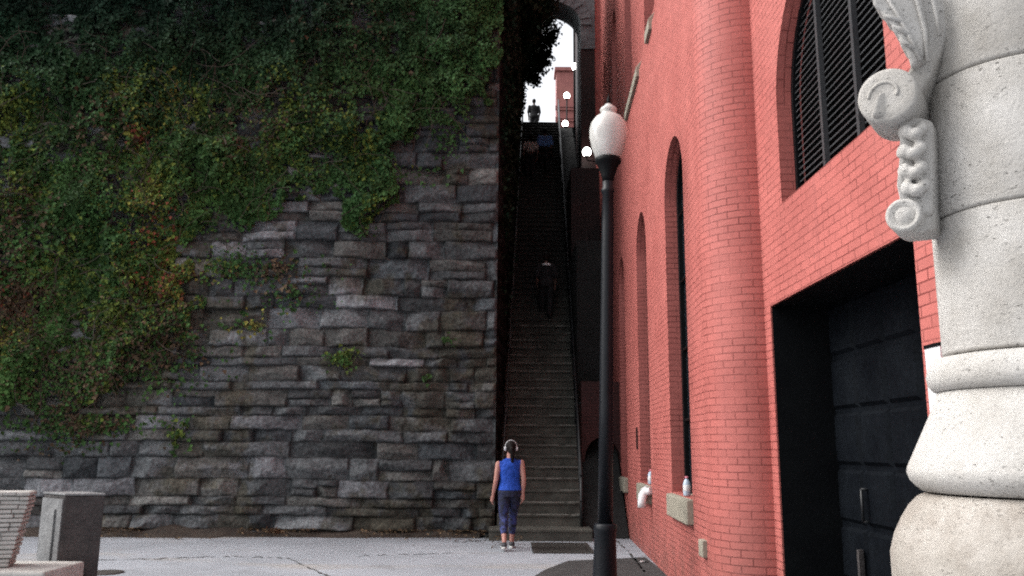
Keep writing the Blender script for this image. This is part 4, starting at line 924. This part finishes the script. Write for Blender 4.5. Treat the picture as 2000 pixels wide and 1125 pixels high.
# bottles and the white pipe
def bottle(s, lab, capm, lbl):
    p = fs(s, 1.05+.004, .02); t = empty('bottle', p, lab, 'bottle', 'bottles left on the window sills')
    q = MB(); q.lathe([(.030, 0), (.033, .01), (.033, .13), (.028, .15), (.013, .18), (.013, .19)], n=16); q.build('body', M['bottle'], t)
    q = MB(); q.lathe([(.0335, .05), (.0342, .052), (.0342, .115), (.0335, .117)], n=16); q.build('wrapper', lbl, t)
    q = MB(); q.lathe([(.016, .186), (.016, .208), (.0001, .209)], n=12); q.build('cap', capm, t); t.scale = (1.25, 1.25, 1.0)
bottle(9.5, 'small clear water bottle with pale cap on the nearest window sill', M['pinkcap'], M['white'])
bottle(12.55, 'pink capped bottle on the second window sill above the white pipe elbow', M['pinkcap'], M['white'])
p = Vector(fs(12.35, .82, -.10)); q = MB(); q.tube([p+Vector((.06, .08, .17)), p+Vector((.01, .02, .14)), p+Vector((-.03, -.03, .08)), p+Vector((-.045, -.04, 0)), p+Vector((-.045, -.04, -.08))], [.055, .062, .062, .06, .062], 14); q.tube([p+Vector((.01, .0, .12)), p+Vector((.09, -.08, .16))], [.05, .055], 12)
tag(q.build('pipe_elbow', M['white']), 'white plastic pipe elbow sticking out under the second window sill', 'pipe')
# ---------------------------------------------------------------- people
def hand(q, w_, d, s=1, side=1):
    """w_: wrist, d: direction of the fingers; five separate curled fingers"""
    d = Vector(d).normalized(); fwd = Vector((0, 1, 0)); fwd = (fwd-d*fwd.dot(d)).normalized(); inn_ = Vector((-side, 0, 0)); inn_ = (inn_-d*inn_.dot(d)-fwd*inn_.dot(fwd)).normalized()
    q.capsule([w_, w_+d*.035*s, w_+d*.085*s], [.024*s, .031*s, .031*s], 12)
    for k, (o_, l) in enumerate(((.030, .068), (.011, .078), (-.009, .072), (-.028, .056))):
        b_ = w_+d*.085*s+fwd*o_*s; q.capsule([b_, b_+d*l*.45*s+inn_*.004, b_+d*l*.8*s+inn_*.016*s, b_+d*l*s+inn_*.030*s], [.0095*s, .009*s, .0085*s, .0075*s], 8)
    b_ = w_+d*.03*s+fwd*.024*s; q.capsule([b_, b_+fwd*.022*s+d*.028*s, b_+fwd*.026*s+d*.058*s+inn_*.01], [.012*s, .0105*s, .0085*s], 8)
def person(loc, rz, label, P, skin, vox=.009, female=True, group=None):
    t = empty('person', loc, label, 'person', group, rz)
    sh, hp = P.get('sh', .165), P.get('hp', .09); wz = P['w']; k = wz        # k scales torso girth
    lean = P.get('lean', 0)
    def tw(z): return lean*max(0, z-.9)
    b = MB()
    T = [(0, 0, .80, .150*k, .105*k), (0, -.005, .88, .168*k, .115*k), (0, 0, .97, .150*k, .10*k), (0, tw(1.06), 1.06, .132*k, .092*k), (0, tw(1.18), 1.18, .145*k, .10*k), (0, tw(1.28), 1.28, .152*k, .10*k), (0, tw(1.335), 1.335, .145*k, .085*k), (0, tw(1.375), 1.375, .085*k, .06*k)]
    b.rings(T)
    b.capsule([(0, tw(1.34), 1.34), (0, tw(1.46)+.01, 1.47)], [.058, .052])
    hc = Vector((P.get('headx', 0), tw(1.5)+.018, 1.548))
    b.ball(hc+Vector((0, -.008, .018)), (.073, .090, .095), 20, 14); b.ball(hc+Vector((0, .022, -.035)), (.056, .066, .075), 18, 12)
    b.ball(hc+Vector((0, .095, -.012)), (.012, .020, .022), 10, 8); b.ball(hc+Vector((0, .083, -.052)), (.022, .010, .009), 10, 8)
    for s in (-1, 1): b.ball(hc+Vector((s*.074, -.002, -.005)), (.010, .018, .028), 10, 8)
    J = P['j']
    for s, S_ in ((-1, 'L'), (1, 'R')):
        sh_, el, wr = [Vector(v) for v in J['a'+S_]]; b.capsule([sh_, sh_.lerp(el, .5), el, el.lerp(wr, .35), wr], [.048*k, .043*k, .036*k, .036*k, .024], 14)
        hand(b, wr, wr-el, 1, s)
        hi, kn, an = [Vector(v) for v in J['l'+S_]]; b.capsule([hi, hi.lerp(kn, .5), kn, kn.lerp(an, .3), an.lerp(kn, .15), an], [.088*k, .072*k, .052*k, .054*k, .036, .034], 16)
        b.capsule([an+Vector((0, -.02, -.03)), an+Vector((0, .10, -.055))], [.034, .026], 12)
    b.build('body', skin, t, remesh=vox)
    for s in (-1, 1):
        e_ = MB(); e_.ball(hc+Vector((s*.028, .083, .008)), (.012, .009, .008), 12, 8); e_.build('eye', M['white'], t)
        e_ = MB(); e_.ball(hc+Vector((s*.028, .0905, .008)), (.005, .003, .005), 8, 6); e_.build('pupil', M['hair'], t)
    # clothes
    c = MB(); g_ = .014
    top = [(x_, y_, z_, rx+g_, ry+g_) for x_, y_, z_, rx, ry in T if z_ > P.get('hem', .9)-.01 and z_ < 1.36]
    z0 = P.get('hem', .9); top = [(0, -.003, z0, .166*k+g_, .118*k+g_)]+top
    c.rings(top); c.rings([(0, tw(1.33), 1.325, .14*k+g_, .085*k+g_*.8), (0, tw(1.37), 1.372, .092*k+g_, .07), (0, tw(1.40), 1.395, .066, .062)])
    for S_ in 'LR':
        sh_, el, wr = [Vector(v) for v in J['a'+S_]]
        inn2 = Vector((sh_.x*.72, sh_.y, sh_.z)); c.capsule([inn2+Vector((0, 0, -.02)), Vector((sh_.x*.86, sh_.y, sh_.z))], [.058*k, .047*k])
        sv = P.get('sleeve', 0)
        if sv: pp = [sh_, sh_.lerp(el, min(1, sv*2))]; rr_ = [.056*k, .05*k]
        if sv > .5: pp += [el.lerp(wr, sv*2-1)]; rr_ += [.034]
        if sv: c.capsule(pp, [r_+.006 for r_ in rr_])
    c.build(P.get('topname', 'top'), P['top'], t, remesh=vox)
    c = MB(); c.rings([(0, 0, .80, .150*k+.01, .108*k+.01), (0, -.004, .88, .168*k+.01, .118*k+.01), (0, 0, .97, .150*k+.008, .10*k+.008)])
    for S_ in 'LR':
        hi, kn, an = [Vector(v) for v in J['l'+S_]]; cf = P.get('cuff', .18); e_ = an.lerp(kn, cf)
        b3 = P.get('baggy', .0); c.tube([hi+Vector((0, 0, .03)), hi.lerp(kn, .5), kn, kn.lerp(an, .3), e_], [.096*k, .081*k+b3*.5, .060*k+b3, .062*k+b3, .045+b3], 18)
        c.ball(hi, .097*k)
    c.build(P.get('legname', 'leggings'), P['legs'], t, remesh=vox)
    for S_ in 'LR':
        hi, kn, an = [Vector(v) for v in J['l'+S_]]; q = MB()
        q.capsule([an+Vector((0, -.035, -.045)), an+Vector((0, .05, -.055)), an+Vector((0, .145, -.07))], [.043, .044, .034], 14); q.tube([an+Vector((0, -.01, -.05)), an+Vector((0, -.01, .0))], [.046, .042], 14)
        so1 = q.build('shoe', P.get('shoe', M['shoe']), t, remesh=vox)
        q = MB(); n = 20; zz2 = an.z-.078; rows = []
        for dz, e_ in ((-.022, -.004), (-.018, 0), (.008, 0), (.012, -.006)):
            rows.append([(an.x+(.046+e_)*math.cos(2*math.pi*i/n)*(1 if math.sin(2*math.pi*i/n) < 0 else .95), an.y+.05+(.135+e_)*math.sin(2*math.pi*i/n), zz2+dz) for i in range(n)])
        q.grid(rows); q.face(rows[0][::-1]); q.face(rows[-1]); q.build('sole', P.get('sole', M['sole']), so1)
    # hair
    q = MB(); q.ball(hc+Vector((0, -.020, .026)), (.082, .092, .098), 20, 14)
    q.ball(hc+Vector((0, -.055, -.03)), (.062, .05, .06), 16, 10)
    if P.get('pony'):
        q.capsule([hc+Vector((0, -.10, .02)), hc+Vector((.006, -.135, -.02)), hc+Vector((.012, -.125, -.10)), hc+Vector((.016, -.105, -.20)), hc+Vector((.014, -.10, -.27))], [.026, .034, .034, .026, .010], 12)
    if P.get('cap') is None: q.build('hair', M['hair'], t, remesh=.008)
    else:
        q.build('hat', P['cap'], t, remesh=.008)
    return t, hc
# the woman in blue: standing mid-step, seen from behind
wf = ground(995, 1075); hgt = 1.0
PW = dict(w=1.04, top=M['bluetop'], legs=M['navy'], hem=.90, pony=True, cuff=.30, baggy=.004,
          headx=.012, j=dict(aL=((-.186, 0, 1.30), (-.225, -.02, 1.04), (-.262, .06, .82)), aR=((.180, 0, 1.325), (.212, -.05, 1.07), (.205, -.02, .85)),
                 lL=((-.090, 0, .86), (-.098, -.01, .48), (-.100, -.26, .14)), lR=((.090, 0, .86), (.062, .16, .50), (.050, .22, .10))))
woman, hc = person((wf.x, wf.y+.12, 0), R(4), 'woman in royal blue sleeveless top and white headphones walking to the steps', PW, M['skin'], .007)
hp_ = MB(); n = 20; hp_.tube([hc+Vector((math.cos(math.pi*k/n)*.093, -.01, .022+math.sin(math.pi*k/n)*.105)) for k in range(n+1)], .0055, 8)
hb = hp_.build('headphones', M['white'], woman)
for s in (-1, 1):
    q = MB(); q.tube([hc+Vector((s*.078, -.008, -.005)), hc+Vector((s*.108, -.008, -.008))], [.034, .030], 16); q.build('ear_cup', M['white'], hb)
def stepz(Y): return max(0, math.floor((Y-YW+.3)/RUN)+1)*RISE
DKP = lambda **k: dict(dict(w=1.1, top=M['darkcloth'], legs=M['darkcloth'], hem=.86, cuff=.02, baggy=.02, sleeve=.5, topname='jacket', legname='trousers', shoe=M['darkcloth'], sole=M['darkcloth'],
    j=dict(aL=((-.185, 0, 1.32), (-.235, -.02, 1.07), (-.21, .1, .86)), aR=((.185, 0, 1.32), (.235, -.02, 1.07), (.215, .06, .84)), lL=((-.09, 0, .86), (-.095, .12, .50), (-.09, .06, .27)), lR=((.09, 0, .86), (.09, .0, .48), (.085, -.12, .10)))), **k)
def climb(Y, px, label, **k):
    z = stepz(Y); P = at(px, 600, Y); x_ = P.x
    d = DKP(**k); kk = d['j']; dz = RISE
    kk['lL'] = ((-.09, 0, .86), (-.095, .16, .56), (-.09, RUN, .10+dz))
    kk['lR'] = ((.09, 0, .86), (.09, .02, .48), (.085, -.0, .10))
    return person((x_, Y+.02, z), 0, label, d, M['shadeskin'], .013, group='people on the upper steps')[0]
# feet: right foot on this step, left on the next
def mid(Y): return YW-.30+(math.floor((Y-YW+.3)/RUN)+.3)*RUN
Ym = mid(20.5); man = climb(Ym, 1067, 'person in black with a white band across the shoulders halfway up the steps')
q = MB(); q.tube([(-.10, -.112, 1.345), (-.05, -.125, 1.35), (.05, -.125, 1.35), (.10, -.112, 1.345)], [.034]*4, 10); q.build('shoulder_band', M['white'], man)
q = MB(); 
Yb = mid(27.5)
climb(Yb, 1064, 'person in a light blue shirt and dark trousers near the top steps', top=M['lightblue'], hem=.95, w=1.25, lean=.12)
Yc_ = mid(27.0)
climb(Yc_, 1035, 'person in a pale top walking left of the blue shirted one', top=M['palecloth'], hem=1.0, w=.95, sleeve=.4, pony=True)
Yt = 33.1; Pt = at(1043, 215, Yt); DK = DKP(lean=.0)
DK['j']['lL'] = ((-.09, 0, .86), (-.06, .08, .49), (-.04, .12, .10)); DK['j']['lR'] = ((.09, 0, .86), (.06, -.02, .48), (.03, -.12, .10))
person((Pt.x, Yt, ZT), R(5), 'dark silhouetted man standing at the top of the steps against the sky', DK, M['shadeskin'], .013, group='people on the upper steps')
print('tris', sum(len(o.data.polygons) for o in bpy.data.objects if o.type == 'MESH'))
